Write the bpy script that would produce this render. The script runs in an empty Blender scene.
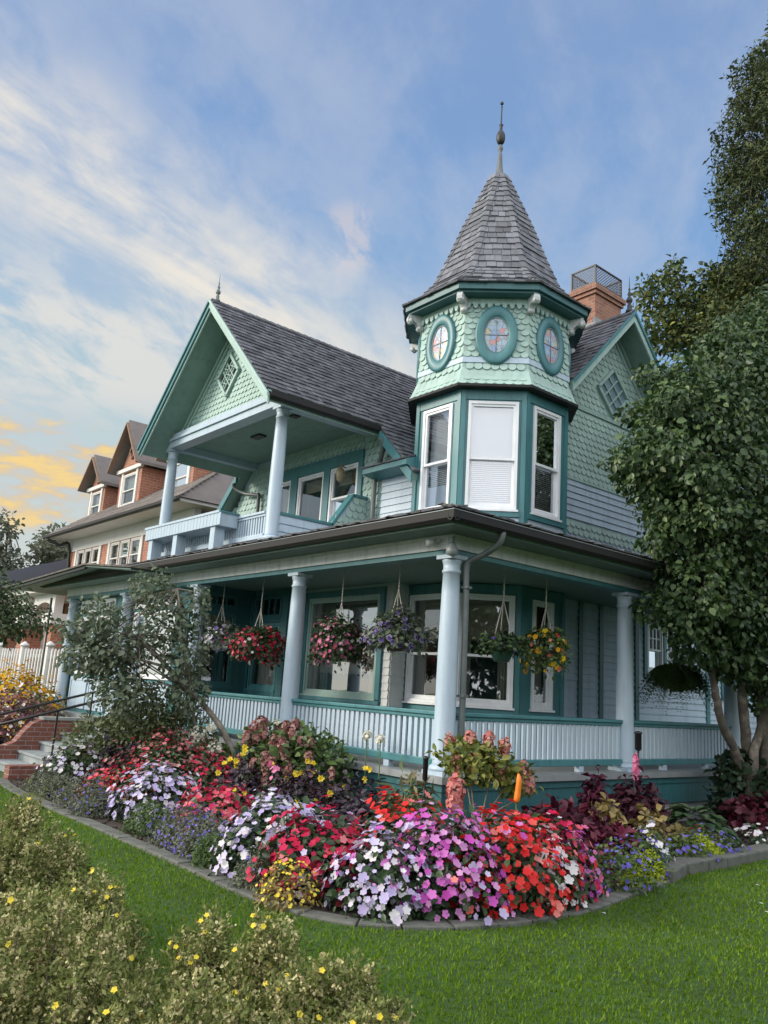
import bpy, math, random
import numpy as np
from mathutils import Vector
random.seed(7); rng = np.random.default_rng(7)
S = bpy.context.scene; COL = S.collection
R = math.radians; PI = math.pi

# ------------------------------------------------------------------ materials
def new_mat(name):
    m = bpy.data.materials.new(name); m.use_nodes = True
    nt = m.node_tree; nt.nodes.clear()
    out = nt.nodes.new('ShaderNodeOutputMaterial')
    return m, nt, out
def N(nt, t, **kw):
    n = nt.nodes.new(t)
    for k, v in kw.items():
        if k in n.inputs: n.inputs[k].default_value = v
        else: setattr(n, k, v)
    return n
def ramp(nt, stops):
    n = nt.nodes.new('ShaderNodeValToRGB'); e = n.color_ramp.elements
    while len(e) > 1: e.remove(e[-1])
    e[0].position = stops[0][0]; e[0].color = (*stops[0][1], 1)
    for p, c in stops[1:]:
        x = e.new(p); x.color = (*c, 1)
    return n
def sc(c, k): return tuple(min(1, x*k) for x in c)

def paint(name, c, rough=.55, var=.12, scale=3.0, island=.0, bump=.15, bscale=60, c2=None, wear=0):
    """painted / stone / shingle surface: colour varied by noise and by island, fine bump"""
    m, nt, out = new_mat(name); L = nt.links
    p = N(nt, 'ShaderNodeBsdfPrincipled', Roughness=rough)
    tc = N(nt, 'ShaderNodeTexCoord')
    n1 = N(nt, 'ShaderNodeTexNoise', Scale=scale, Detail=6.0, Roughness=.65)
    L.new(tc.outputs['Object'], n1.inputs['Vector'])
    cr = ramp(nt, [(.25, sc(c, 1-var)), (.5, c), (.78, sc(c2 or c, 1+var*.8))])
    L.new(n1.outputs['Fac'], cr.inputs['Fac'])
    col = cr.outputs['Color']
    if wear:
        mpw = N(nt, 'ShaderNodeMapping'); mpw.inputs['Scale'].default_value = (5.5, 5.5, .7); L.new(tc.outputs['Object'], mpw.inputs[0])
        nw = N(nt, 'ShaderNodeTexNoise', Scale=1.6, Detail=7.0, Roughness=.7); L.new(mpw.outputs[0], nw.inputs['Vector'])
        rw = ramp(nt, [(.30, (1-wear,)*3), (.52, (1, 1, 1))]); L.new(nw.outputs['Fac'], rw.inputs[0])
        mw = N(nt, 'ShaderNodeMix', data_type='RGBA', blend_type='MULTIPLY'); mw.inputs[0].default_value = 1.0; L.new(col, mw.inputs[6]); L.new(rw.outputs[0], mw.inputs[7]); col = mw.outputs[2]
    if island:
        g = N(nt, 'ShaderNodeNewGeometry')
        ir = ramp(nt, [(0, (1-island,)*3), (1, (1+island,)*3)])
        mm = N(nt, 'ShaderNodeMath', operation='MULTIPLY_ADD'); mm.inputs[1].default_value = 2*island; mm.inputs[2].default_value = 1-island
        L.new(g.outputs['Random Per Island'], mm.inputs[0])
        mx = N(nt, 'ShaderNodeVectorMath', operation='SCALE')
        L.new(col, mx.inputs[0]); L.new(mm.outputs[0], mx.inputs['Scale']); col = mx.outputs[0]
    L.new(col, p.inputs['Base Color'])
    if bump:
        n2 = N(nt, 'ShaderNodeTexNoise', Scale=bscale, Detail=5.0)
        L.new(tc.outputs['Object'], n2.inputs['Vector'])
        b = N(nt, 'ShaderNodeBump', Strength=bump, Distance=.01)
        L.new(n2.outputs['Fac'], b.inputs['Height']); L.new(b.outputs[0], p.inputs['Normal'])
    L.new(p.outputs[0], out.inputs[0])
    return m
def leafmat(name, cols, rough=.5, trans=.25, spec=.35):
    """leaves / petals: colour by island (one island = one leaf), a bit of light comes through"""
    m, nt, out = new_mat(name); L = nt.links
    g = N(nt, 'ShaderNodeNewGeometry')
    k = len(cols)
    cr = ramp(nt, [(i/max(1, k-1), c) for i, c in enumerate(cols)])
    L.new(g.outputs['Random Per Island'], cr.inputs['Fac'])
    p = N(nt, 'ShaderNodeBsdfPrincipled', Roughness=rough)
    p.inputs['Specular IOR Level'].default_value = spec
    L.new(cr.outputs[0], p.inputs['Base Color'])
    t = N(nt, 'ShaderNodeBsdfTranslucent'); L.new(cr.outputs[0], t.inputs['Color'])
    mx = N(nt, 'ShaderNodeMixShader'); mx.inputs[0].default_value = trans
    L.new(p.outputs[0], mx.inputs[1]); L.new(t.outputs[0], mx.inputs[2]); L.new(mx.outputs[0], out.inputs[0])
    return m
def glassmat(name, refl=.22, tint=(.75, .8, .8), wob=.0):
    m, nt, out = new_mat(name); L = nt.links
    tr = N(nt, 'ShaderNodeBsdfTransparent'); tr.inputs[0].default_value = (*tint, 1)
    gl = N(nt, 'ShaderNodeBsdfGlossy', Roughness=.015); gl.inputs[0].default_value = (.95, .97, 1, 1)
    f = N(nt, 'ShaderNodeFresnel', IOR=1.5)
    a = N(nt, 'ShaderNodeMath', operation='ADD'); a.inputs[1].default_value = refl; a.use_clamp = True
    tc = N(nt, 'ShaderNodeTexCoord'); n = N(nt, 'ShaderNodeTexNoise', Scale=1.6, Detail=1.0); L.new(tc.outputs['Object'], n.inputs['Vector'])
    b = N(nt, 'ShaderNodeBump', Strength=.05, Distance=.05); L.new(n.outputs['Fac'], b.inputs['Height']); L.new(b.outputs[0], gl.inputs['Normal'])
    L.new(f.outputs[0], a.inputs[0])
    mx = N(nt, 'ShaderNodeMixShader'); L.new(a.outputs[0], mx.inputs[0]); L.new(tr.outputs[0], mx.inputs[1]); L.new(gl.outputs[0], mx.inputs[2])
    L.new(mx.outputs[0], out.inputs[0]); return m
def brickmat(name, c1, c2, mortar, scale=1.0, bw=.22, bh=.075):
    m, nt, out = new_mat(name); L = nt.links
    tc = N(nt, 'ShaderNodeTexCoord'); sx = N(nt, 'ShaderNodeSeparateXYZ'); L.new(tc.outputs['Object'], sx.inputs[0])
    ad = N(nt, 'ShaderNodeMath', operation='ADD'); L.new(sx.outputs[0], ad.inputs[0]); L.new(sx.outputs[1], ad.inputs[1])
    cb = N(nt, 'ShaderNodeCombineXYZ'); L.new(ad.outputs[0], cb.inputs[0]); L.new(sx.outputs[2], cb.inputs[1])
    b = N(nt, 'ShaderNodeTexBrick', Scale=1.0/scale); L.new(cb.outputs[0], b.inputs['Vector'])
    b.inputs['Color1'].default_value = (*c1, 1); b.inputs['Color2'].default_value = (*c2, 1); b.inputs['Mortar'].default_value = (*mortar, 1)
    b.inputs['Brick Width'].default_value = bw; b.inputs['Row Height'].default_value = bh; b.inputs['Mortar Size'].default_value = .006
    b.inputs['Bias'].default_value = -.1
    n = N(nt, 'ShaderNodeTexNoise', Scale=9.0, Detail=6.0); L.new(tc.outputs['Object'], n.inputs['Vector'])
    mm = N(nt, 'ShaderNodeMath', operation='MULTIPLY_ADD'); mm.inputs[1].default_value = .9; mm.inputs[2].default_value = .55; L.new(n.outputs['Fac'], mm.inputs[0])
    v = N(nt, 'ShaderNodeVectorMath', operation='SCALE'); L.new(b.outputs['Color'], v.inputs[0]); L.new(mm.outputs[0], v.inputs['Scale'])
    p = N(nt, 'ShaderNodeBsdfPrincipled', Roughness=.85); L.new(v.outputs[0], p.inputs['Base Color'])
    bp = N(nt, 'ShaderNodeBump', Strength=.6, Distance=.01, invert=True); L.new(b.outputs['Fac'], bp.inputs['Height']); L.new(bp.outputs[0], p.inputs['Normal'])
    L.new(p.outputs[0], out.inputs[0]); return m
def stripes_cloth(name, c, freq=60.0, amt=.35, axis=0, trans=.2):
    """curtain cloth with soft folds"""
    m, nt, out = new_mat(name); L = nt.links
    tc = N(nt, 'ShaderNodeTexCoord')
    w = N(nt, 'ShaderNodeTexNoise', Scale=freq, Detail=3.0)
    mp = N(nt, 'ShaderNodeMapping'); mp.inputs['Scale'].default_value = (1, 1, .04); L.new(tc.outputs['Object'], mp.inputs[0]); L.new(mp.outputs[0], w.inputs['Vector'])
    cr = ramp(nt, [(.3, sc(c, 1-amt)), (.7, c)]); L.new(w.outputs['Fac'], cr.inputs[0])
    p = N(nt, 'ShaderNodeBsdfPrincipled', Roughness=.9); L.new(cr.outputs[0], p.inputs['Base Color'])
    L.new(p.outputs[0], out.inputs[0]); return m

TEAL   = paint('teal_trim_paint', (.055, .185, .205), .42, .14, 2.2, bump=.08, wear=0.28)
TEALD  = paint('dark_teal_paint', (.032, .125, .138), .45, .14, 2.2, bump=.08, wear=0.28)
MINT   = paint('mint_shingle_paint', (.335, .475, .435), .6, .10, 1.6, island=.07, bump=.12, wear=0.18)
MINTP  = paint('mint_trim_paint', (.32, .465, .43), .55, .1, 2, bump=.06, wear=0.2)
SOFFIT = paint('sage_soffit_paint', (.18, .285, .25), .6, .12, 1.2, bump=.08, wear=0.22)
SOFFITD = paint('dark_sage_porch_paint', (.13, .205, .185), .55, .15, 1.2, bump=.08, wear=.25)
BLUE   = paint('pale_blue_siding_paint', (.41, .52, .62), .5, .08, 1.8, island=.04, bump=.08, wear=0.2)
BLUEW  = paint('blue_white_column_paint', (.39, .49, .575), .42, .06, 2.5, bump=.05, wear=0.16)
OFFW   = paint('weathered_white_paint', (.52, .555, .56), .5, .1, 2.5, bump=.06, wear=0.28)
WHITE  = paint('white_sash_paint', (.74, .77, .80), .4, .06, 4, bump=.04, wear=0.1)
GUTTER = paint('black_gutter_metal', (.008, .008, .009), .7, .3, 5, bump=.05)
PIPE   = paint('green_grey_downspout_metal', (.10, .12, .12), .4, .25, 5, bump=.05)
SLATE  = paint('weathered_cedar_shingle', (.105, .107, .122), .8, .3, 5, island=.38, bump=.5, bscale=40)
SLATET = paint('grey_tower_shingle', (.135, .142, .162), .75, .25, 6, island=.34, bump=.5, bscale=40)
MOSS   = paint('mossy_roof_edge', (.10, .092, .082), .95, .5, 9, bump=.9, bscale=30, c2=(.16, .15, .11))
METAL  = paint('grey_painted_metal', (.22, .25, .26), .4, .2, 8, bump=.1)
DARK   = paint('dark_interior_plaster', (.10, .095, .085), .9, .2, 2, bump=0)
FLOORB = paint('porch_floor_paint', (.22, .24, .25), .5, .2, 4, bump=.2)
CONC   = paint('concrete_block', (.30, .31, .30), .9, .2, 5, bump=.5, bscale=80)
BRICK  = brickmat('red_brick', (.24, .105, .07), (.32, .15, .095), (.27, .235, .2))
BRICKN = brickmat('orange_brown_brick', (.36, .15, .085), (.28, .11, .07), (.38, .31, .26), bw=.26, bh=.10)
BRICKD = brickmat('dark_red_step_brick', (.17, .06, .045), (.22, .08, .055), (.26, .22, .2))
GLASS  = glassmat('window_glass', .17)
GLASST = glassmat('tower_window_glass', .30, (.95, .97, 1))
GLASSB = glassmat('big_window_glass', .45)
CURT   = stripes_cloth('cream_lace_curtain', (.62, .60, .54))
CURTB  = stripes_cloth('brown_drape', (.16, .10, .075))
SHADE  = paint('white_roller_shade', (.64, .68, .71), .9, .05, 3, bump=0)
BUFF   = paint('buff_roller_shade', (.40, .36, .27), .9, .08, 3, bump=0)
IRON   = paint('black_iron', (.015, .015, .016), .5, .3, 9, bump=.1)
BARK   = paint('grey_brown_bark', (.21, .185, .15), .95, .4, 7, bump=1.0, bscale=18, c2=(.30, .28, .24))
BARKD  = paint('dark_bark', (.085, .07, .055), .95, .4, 7, bump=1.0, bscale=18)
SOIL   = paint('dark_soil', (.038, .028, .021), .98, .5, 14, bump=1.0, bscale=40)
STONE  = paint('grey_kerb_stone', (.12, .125, .11), .9, .45, 9, island=.3, bump=.7, bscale=45)

# ------------------------------------------------------------------ objects
def thing(name, label, cat, loc=(0, 0, 0), group=None):
    o = bpy.data.objects.new(name, None); COL.objects.link(o)
    o.location = loc; o.empty_display_size = .2
    o['label'] = label; o['category'] = cat
    if group: o['group'] = group
    return o
def tag(o, label, cat, group=None):
    o['label'] = label; o['category'] = cat
    if group: o['group'] = group
    return o
def worldloc(o):
    v = Vector((0, 0, 0))
    while o: v += o.location; o = o.parent
    return v
def link_mesh(name, me, mats, parent, loc=None):
    o = bpy.data.objects.new(name, me); COL.objects.link(o)
    for m in (mats if isinstance(mats, (list, tuple)) else [mats]): me.materials.append(m)
    if parent: o.parent = parent
    if loc is not None: o.location = loc
    return o
class Fr:
    """plane frame: point(u,v,d) = o + u*U + v*V + d*Nrm"""
    def __init__(s, o, U, V, Nn): s.o, s.U, s.V, s.N = Vector(o), Vector(U), Vector(V), Vector(Nn)
    def __call__(s, u, v, d=0): return s.o + s.U*u + s.V*v + s.N*d
Z = (0, 0, 1)
def front(y, x0=0): return Fr((x0, y, 0), (1, 0, 0), Z, (0, -1, 0))      # wall facing -Y, u = X
def rightw(x): return Fr((x, 0, 0), (0, 1, 0), Z, (1, 0, 0))             # wall facing +X, u = Y
WORLD = Fr((0, 0, 0), (1, 0, 0), (0, 1, 0), (0, 0, 1))
class MB:
    def __init__(s): s.v = []; s.f = []; s.m = []; s.smooth = []
    def add(s, vs, fs, mi=0, sm=False):
        b = len(s.v); s.v += [tuple(p) for p in vs]
        for f in fs: s.f.append([b+i for i in f]); s.m.append(mi); s.smooth.append(sm)
        return s
    def box(s, a, b, fr=WORLD, mi=0):
        (x0, y0, z0), (x1, y1, z1) = a, b
        P = [fr(x, y, z) for z in (z0, z1) for y in (y0, y1) for x in (x0, x1)]
        return s.add(P, [(0, 2, 3, 1), (4, 5, 7, 6), (0, 1, 5, 4), (2, 6, 7, 3), (0, 4, 6, 2), (1, 3, 7, 5)], mi)
    def prism(s, pts, d0, d1, fr, mi=0):
        n = len(pts)
        P = [fr(u, v, d0) for u, v in pts] + [fr(u, v, d1) for u, v in pts]
        F = [list(range(n)), list(range(2*n-1, n-1, -1))] + [(i, n+i, n+(i+1) % n, (i+1) % n) for i in range(n)]
        return s.add(P, F, mi)
    def hexa(s, P, mi=0):     # 8 points, bottom ring 0-3, top ring 4-7
        return s.add(P, [(3, 2, 1, 0), (4, 5, 6, 7), (0, 1, 5, 4), (1, 2, 6, 5), (2, 3, 7, 6), (3, 0, 4, 7)], mi)
    def bar(s, a, b, w, h=None, up=Z, mi=0):
        a, b = Vector(a), Vector(b); h = h or w
        t = (b-a).normalized(); sd = t.cross(Vector(up))
        if sd.length < 1e-4: sd = t.cross(Vector((0, 1, 0)))
        sd.normalize(); u = sd.cross(t)
        P = []
        for c in (a, b):
            P += [c-sd*w/2-u*h/2, c+sd*w/2-u*h/2, c+sd*w/2+u*h/2, c-sd*w/2+u*h/2]
        return s.hexa(P, mi)
    def lathe(s, c, prof, n=20, mi=0, ax=None, sm=True):
        c = Vector(c); P = []; F = []
        for r, z in prof:
            for i in range(n):
                a = 2*PI*i/n; P.append(c+Vector((r*math.cos(a), r*math.sin(a), z)))
        for j in range(len(prof)-1):
            for i in range(n):
                k = (i+1) % n
                F.append((j*n+i, j*n+k, (j+1)*n+k, (j+1)*n+i))
        F.append(list(range(n-1, -1, -1))); F.append([(len(prof)-1)*n+i for i in range(n)])
        return s.add(P, F, mi, sm)
    def tube(s, pts, r, n=8, mi=0):
        pts = [Vector(p) for p in pts]; m = len(pts)
        rr = r if isinstance(r, (list, tuple)) else [r]*m
        P = []; F = []; prev = None
        for i, p in enumerate(pts):
            t = (pts[min(i+1, m-1)]-pts[max(i-1, 0)]).normalized()
            if prev is None:
                sd = t.cross(Vector((0, 0, 1)))
                if sd.length < .05: sd = t.cross(Vector((0, 1, 0)))
            else: sd = prev - t*prev.dot(t)
            sd.normalize(); prev = sd; u = t.cross(sd)
            for k in range(n):
                a = 2*PI*k/n; P.append(p+(sd*math.cos(a)+u*math.sin(a))*rr[i])
        for j in range(m-1):
            for k in range(n):
                q = (k+1) % n; F.append((j*n+k, j*n+q, (j+1)*n+q, (j+1)*n+k))
        F.append(list(range(n-1, -1, -1))); F.append([(m-1)*n+i for i in range(n)])
        return s.add(P, F, mi, True)
    def build(s, name, mats, parent=None, loc=None, bevel=0):
        w = worldloc(parent) if parent else Vector(loc or (0, 0, 0))
        me = bpy.data.meshes.new(name)
        me.from_pydata([(x-w.x, y-w.y, z-w.z) for x, y, z in s.v], [], s.f)
        me.polygons.foreach_set('material_index', s.m); me.polygons.foreach_set('use_smooth', s.smooth)
        me.update()
        import bmesh
        bm = bmesh.new(); bm.from_mesh(me); bmesh.ops.recalc_face_normals(bm, faces=bm.faces); bm.to_mesh(me); bm.free()
        o = link_mesh(name, me, mats, parent, None if parent else loc)
        if bevel:
            b = o.modifiers.new('edge', 'BEVEL'); b.width = bevel; b.segments = 2; b.limit_method = 'ANGLE'; b.angle_limit = R(50)
        return o
def spline(pts, n=10):
    P = [Vector(p) for p in pts]; out = []
    for i in range(len(P)-1):
        p0, p1, p2, p3 = P[max(i-1, 0)], P[i], P[i+1], P[min(i+2, len(P)-1)]
        for k in range(n):
            t = k/n
            out.append(.5*((2*p1)+(p2-p0)*t+(2*p0-5*p1+4*p2-p3)*t*t+(3*p1-p0-3*p2+p3)*t**3))
    out.append(P[-1]); return out

# ------------------------------------------------------------------ scattered leaves and petals (numpy)
def T_leaf(w=.5, fold=.12, droop=.15):
    v = np.array([(0, 0, 0), (-w/2, .45, fold), (0, .5, 0), (w/2, .45, fold), (0, 1, -droop)], float)
    return v, [(0, 2, 1), (0, 3, 2), (1, 2, 4), (2, 3, 4)]
def T_oval(w=.55, fold=.1):
    v = np.array([(0, 0, 0), (-w*.42, .25, fold), (-w*.5, .6, fold), (0, 1, -.08), (w*.5, .6, fold), (w*.42, .25, fold), (0, .5, 0)], float)
    return v, [(0, 6, 1), (1, 6, 2), (2, 6, 3), (3, 6, 4), (4, 6, 5), (5, 6, 0)]
def T_flower(k=5, notch=.72, cup=.2):
    v = [(0, 0, -cup)]
    for i in range(2*k):
        a = PI*i/k; r = 1 if i % 2 == 0 else notch
        v.append((r*math.cos(a), r*math.sin(a), cup*(.3 if i % 2 == 0 else 0)))
    # broad petals: widen by adding shoulder points
    v = [(0, 0, -cup)]; m = 4*k
    for i in range(m):
        a = 2*PI*i/m; ph = i % 4
        r = {0: notch, 1: .96, 2: 1.0, 3: .96}[ph]
        v.append((r*math.cos(a), r*math.sin(a), {0: -cup*.4, 1: .05, 2: .0, 3: .05}[ph]))
    return np.array(v), [(0, 1+i, 1+(i+1) % m) for i in range(m)]
def T_blob():
    v = np.array([(1, 0, 0), (-1, 0, 0), (0, 1, 0), (0, -1, 0), (0, 0, 1), (0, 0, -1)], float)
    return v, [(0, 2, 4), (2, 1, 4), (1, 3, 4), (3, 0, 4), (2, 0, 5), (1, 2, 5), (3, 1, 5), (0, 3, 5)]
def T_blade():
    v = np.array([(-.5, 0, 0), (.5, 0, 0), (.28, .55, .1), (-.28, .55, .1), (0, 1, .38)], float)
    return v, [(0, 1, 2, 3), (3, 2, 4)]
LEAF = T_leaf(); OVAL = T_oval(); FLOWER = T_flower(); BLOB = T_blob(); NARROW = T_leaf(.22, .05, .25); WIDE = T_oval(.8, .1)
def unit(a): return a/np.maximum(np.linalg.norm(a, axis=1, keepdims=True), 1e-9)
def scatter(name, mats, parent, pos, yax, nrm, size, tmpl, loc=None, mi=None, sx=None, smooth=False):
    """one mesh holding a copy of the template at each pos: template Y runs along yax, Z towards nrm"""
    tv, tf = tmpl; n = len(pos); k = len(tv)
    if n == 0: return None
    y = unit(yax); x = unit(np.cross(y, nrm)); z = np.cross(x, y)
    s = np.broadcast_to(np.asarray(size, float).reshape(-1, 1), (n, 1))
    xs = s if sx is None else s*np.asarray(sx).reshape(-1, 1)
    V = pos[:, None, :] + (tv[None, :, 0, None]*(x*xs)[:, None, :] + tv[None, :, 1, None]*(y*s)[:, None, :] + tv[None, :, 2, None]*(z*s)[:, None, :])
    w = worldloc(parent) if parent else Vector(loc or (0, 0, 0))
    V = V.reshape(-1, 3) - np.array(w)
    lens = [len(f) for f in tf]; flat = np.concatenate([np.array(f) for f in tf])
    idx = (flat[None, :] + (np.arange(n)*k)[:, None]).ravel()
    lt = np.tile(lens, n); ls = np.concatenate([[0], np.cumsum(lt)[:-1]])
    me = bpy.data.meshes.new(name)
    me.vertices.add(len(V)); me.vertices.foreach_set('co', V.ravel())
    me.loops.add(len(idx)); me.loops.foreach_set('vertex_index', idx.astype(np.int32))
    me.polygons.add(len(lt)); me.polygons.foreach_set('loop_start', ls.astype(np.int32)); me.polygons.foreach_set('loop_total', lt.astype(np.int32))
    if mi is not None: me.polygons.foreach_set('material_index', np.repeat(np.asarray(mi, np.int32), len(tf)))
    if smooth: me.polygons.foreach_set('use_smooth', np.ones(len(lt), bool))
    me.update(calc_edges=True); me.validate()
    return link_mesh(name, me, mats, parent, None if parent else loc)
def rdir(n): return unit(rng.normal(size=(n, 3)))
def in_blobs(n, blobs, shell=.55, flat_bottom=None):
    """points in a union of ellipsoids (cx,cy,cz,rx,ry,rz), denser towards the shell; returns pos, outward"""
    B = np.array(blobs, float); vol = (B[:, 3]*B[:, 4]*B[:, 5])**(2/3)
    c = rng.choice(len(B), n, p=vol/vol.sum()); d = rdir(n)
    r = (shell**3 + (1-shell**3)*rng.random(n))**(1/3)
    r *= 1 + .10*rng.normal(size=n)
    p = B[c, :3] + d*B[c, 3:]*r[:, None]
    o = unit(d/B[c, 3:])
    return p, o
def leaves(name, mat, parent, blobs, n, size, tmpl=LEAF, shell=.55, up=.5, rnd=.8, zmin=None, loc=None, hang=0.0, szvar=.35):
    p, o = in_blobs(n, blobs, shell)
    if zmin is not None:
        k = p[:, 2] > zmin; p, o = p[k], o[k]
    m = len(p)
    nr = unit(o + np.array([0, 0, up]) + rdir(m)*rnd)
    y = unit(np.cross(nr, rdir(m)) + o*.6 - np.array([0, 0, hang]))
    return scatter(name, mat, parent, p, y, nr, size*(1+szvar*rng.normal(size=m)).clip(.4, 1.8), tmpl, loc)
def dome_points(c, r, h, n, zlow=-.15):
    """points over a dome standing on c"""
    d = rdir(n*3); d = d[d[:, 2] > zlow][:n]
    lump = 1 + .13*np.sin(d[:, 0]*5+c[0]*3+d[:, 2]*3) * np.cos(d[:, 1]*5+c[1]*5) + .09*rng.normal(size=len(d))
    p = np.array(c) + d*np.array([r, r, h])*lump[:, None]
    return p, unit(d/np.array([r, r, h]))
def flowers(name, mats, parent, p, o, size, tmpl=FLOWER, probs=None, up=.25, rnd=.45):
    n = len(p); nr = unit(o + np.array([0, 0, up]) + rdir(n)*rnd); y = unit(np.cross(nr, rdir(n)))
    mi = rng.choice(len(mats), n, p=probs) if isinstance(mats, (list, tuple)) and len(mats) > 1 else None
    return scatter(name, mats, parent, p, y, nr, size*(1+.28*rng.normal(size=n)).clip(.45, 1.5), tmpl, mi=mi)

# ------------------------------------------------------------------ building helpers
def wall(mb, fr, u0, v0, u1, v1, holes=(), th=.14, d=0, mi=0):
    """wall slab with rectangular openings (u0,v0,u1,v1)"""
    us = sorted({u0, u1, *[h[0] for h in holes], *[h[2] for h in holes]}); vs = sorted({v0, v1, *[h[1] for h in holes], *[h[3] for h in holes]})
    for i in range(len(us)-1):
        if us[i] < u0-1e-6 or us[i+1] > u1+1e-6: continue
        run = None
        for j in range(len(vs)-1):
            a, b = (us[i]+us[i+1])/2, (vs[j]+vs[j+1])/2
            inh = any(h[0] < a < h[2] and h[1] < b < h[3] for h in holes)
            if not inh: run = (run[0], vs[j+1]) if run else (vs[j], vs[j+1])
            if (inh or j == len(vs)-2) and run:
                mb.box((us[i], run[0], d-th), (us[i+1], run[1], d), fr, mi); run = None
def siding(mb, fr, u0, v0, u1, v1, h=.125, holes=(), clip=None, mi=0):
    """lap boards: each a wedge, thick at its lower edge"""
    k = max(1, round((v1-v0)/h)); h = (v1-v0)/k
    for i in range(k):
        a, b = v0+i*h, v0+(i+1)*h; m = (a+b)/2
        segs = [(u0, u1)]
        if clip: segs = [clip(m)] if clip(m) else []
        for hh in holes:
            if hh[1] < m < hh[3]:
                ns = []
                for s0, s1 in segs:
                    if hh[2] <= s0 or hh[0] >= s1: ns.append((s0, s1)); continue
                    if hh[0] > s0: ns.append((s0, hh[0]))
                    if hh[2] < s1: ns.append((hh[2], s1))
                segs = ns
        for s0, s1 in segs:
            cuts = [s0]
            while cuts[-1] < s1-2.6: cuts.append(cuts[-1]+random.uniform(1.3, 2.5))
            cuts.append(s1)
            for q0, q1 in zip(cuts[:-1], cuts[1:]):
                g = .0015; P = []
                for u in (q0+g, q1-g):
                    P += [fr(u, a, .001), fr(u, a, .026), fr(u, b+.004, .007), fr(u, b+.004, .001)]
                mb.add(P, [(0, 1, 2, 3), (7, 6, 5, 4), (0, 4, 5, 1), (1, 5, 6, 2), (2, 6, 7, 3), (3, 7, 4, 0)], mi)
def scales(mb, fr, u0, v0, u1, v1, inside=None, du=.135, dv=.115, mi=0, disc=False):
    """fish-scale shingles, every scale its own round-ended plate"""
    rows = max(1, round((v1-v0)/dv)); dv = (v1-v0)/rows
    for j in range(rows):
        b = v0+j*dv; off = (j % 2)*du/2
        n0 = math.floor((u0-off)/du)
        k = n0
        while True:
            c = off+(k+.5)*du; k += 1
            if c > u1+1e-6: break
            if c < u0: continue
            if inside and not inside(c, b+dv*.5): continue
            if disc:
                w = du*.485; jt = random.uniform(-.003, .003); lo, hi = max(u0, c-w), min(u1, c+w); m = 16; P = []; hh = dv*.53
                ring = [(w*math.cos(2*PI*q/m), hh*math.sin(2*PI*q/m)) for q in range(m)]
                for x, y in ring: P.append(fr(min(max(c+x, lo), hi), b+dv*.5+y+jt, .013-.010*y/hh+random.uniform(-.001, .001)))
                for x, y in ring: P.append(fr(min(max(c+x, lo), hi), b+dv*.5+y+jt, -.002))
                mb.add(P, [list(range(m))]+[(i, m+i, m+(i+1) % m, (i+1) % m) for i in range(m)], mi); continue
            w = du*.485; jt = random.uniform(-.003, .004); pr = random.uniform(-.003, .004)
            prof = [(-w, dv*1.05), (-w, du*.45)]
            for q in range(1, 8):
                a = PI + PI*q/8
                prof.append((w*math.cos(a), du*.45+du*.45*math.sin(a)))
            prof += [(w, du*.45), (w, dv*1.05)]
            lo, hi = max(u0, c-w), min(u1, c+w)
            F = []; P = []
            for (x, y) in prof:
                P.append(fr(min(max(c+x, lo), hi), b+y+jt, .008+.016*(1-y/(dv*1.05))+pr*.6))
            m = len(P)
            for (x, y) in prof: P.append(fr(min(max(c+x, lo), hi), b+y+jt, .0))
            mb.add(P, [list(range(m))]+[(i, m+i, m+i+1, i+1) for i in range(m-1)], mi)
def roof_shingles(mb, fr, u0, u1, length, dv=.17, tw=(.1, .24), mi=0, bounds=None, th=.022):
    """courses of separate shingles up a slope (u along the eave, v up the slope)"""
    k = round(length/dv); dv = length/k
    for j in range(k):
        a, b = (u0, u1) if bounds is None else bounds(j*dv)
        if b-a < .03: continue
        x = a - random.uniform(0, .1)
        while x < b:
            w = random.uniform(*tw); x0, x1 = max(x, a)+.003, min(x+w, b)-.003; x += w
            if x1-x0 < .015: continue
            j0 = j*dv+random.uniform(-.012, .008); t = th+random.uniform(-.007, .009); v1 = min((j+1)*dv+.06, length)
            P = [fr(x0, j0, .0), fr(x1, j0, .0), fr(x1, v1, -.012), fr(x0, v1, -.012),
                 fr(x0, j0, t), fr(x1, j0, t), fr(x1, v1, .004), fr(x0, v1, .004)]
            mb.hexa(P, mi)
def rect_ring(mb, fr, u0, v0, u1, v1, w, d0, d1, mi=0, wb=None):
    wb = wb or w
    mb.box((u0, v0, d0), (u0+w, v1, d1), fr, mi); mb.box((u1-w, v0, d0), (u1, v1, d1), fr, mi)
    mb.box((u0+w, v1-w, d0), (u1-w, v1, d1), fr, mi); mb.box((u0+w, v0, d0), (u1-w, v0+wb, d1), fr, mi)
def wavy_cloth(fr, u0, v0, u1, v1, d, amp=.018, nw=9, hem=0):
    mb = MB(); n = 48; P = []; F = []
    for i in range(n+1):
        t = i/n; u = u0+(u1-u0)*t; dd = d+amp*math.sin(t*nw*2*PI)+amp*.5*math.sin(t*nw*4.3*PI+1)
        lo = v0 + (hem*abs(math.sin(t*nw*PI)) if hem else 0)
        P += [fr(u, lo, dd), fr(u, v1, dd)]
    for i in range(n): F.append((2*i, 2*i+2, 2*i+3, 2*i+1))
    return mb.add(P, F, 0, True)
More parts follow.
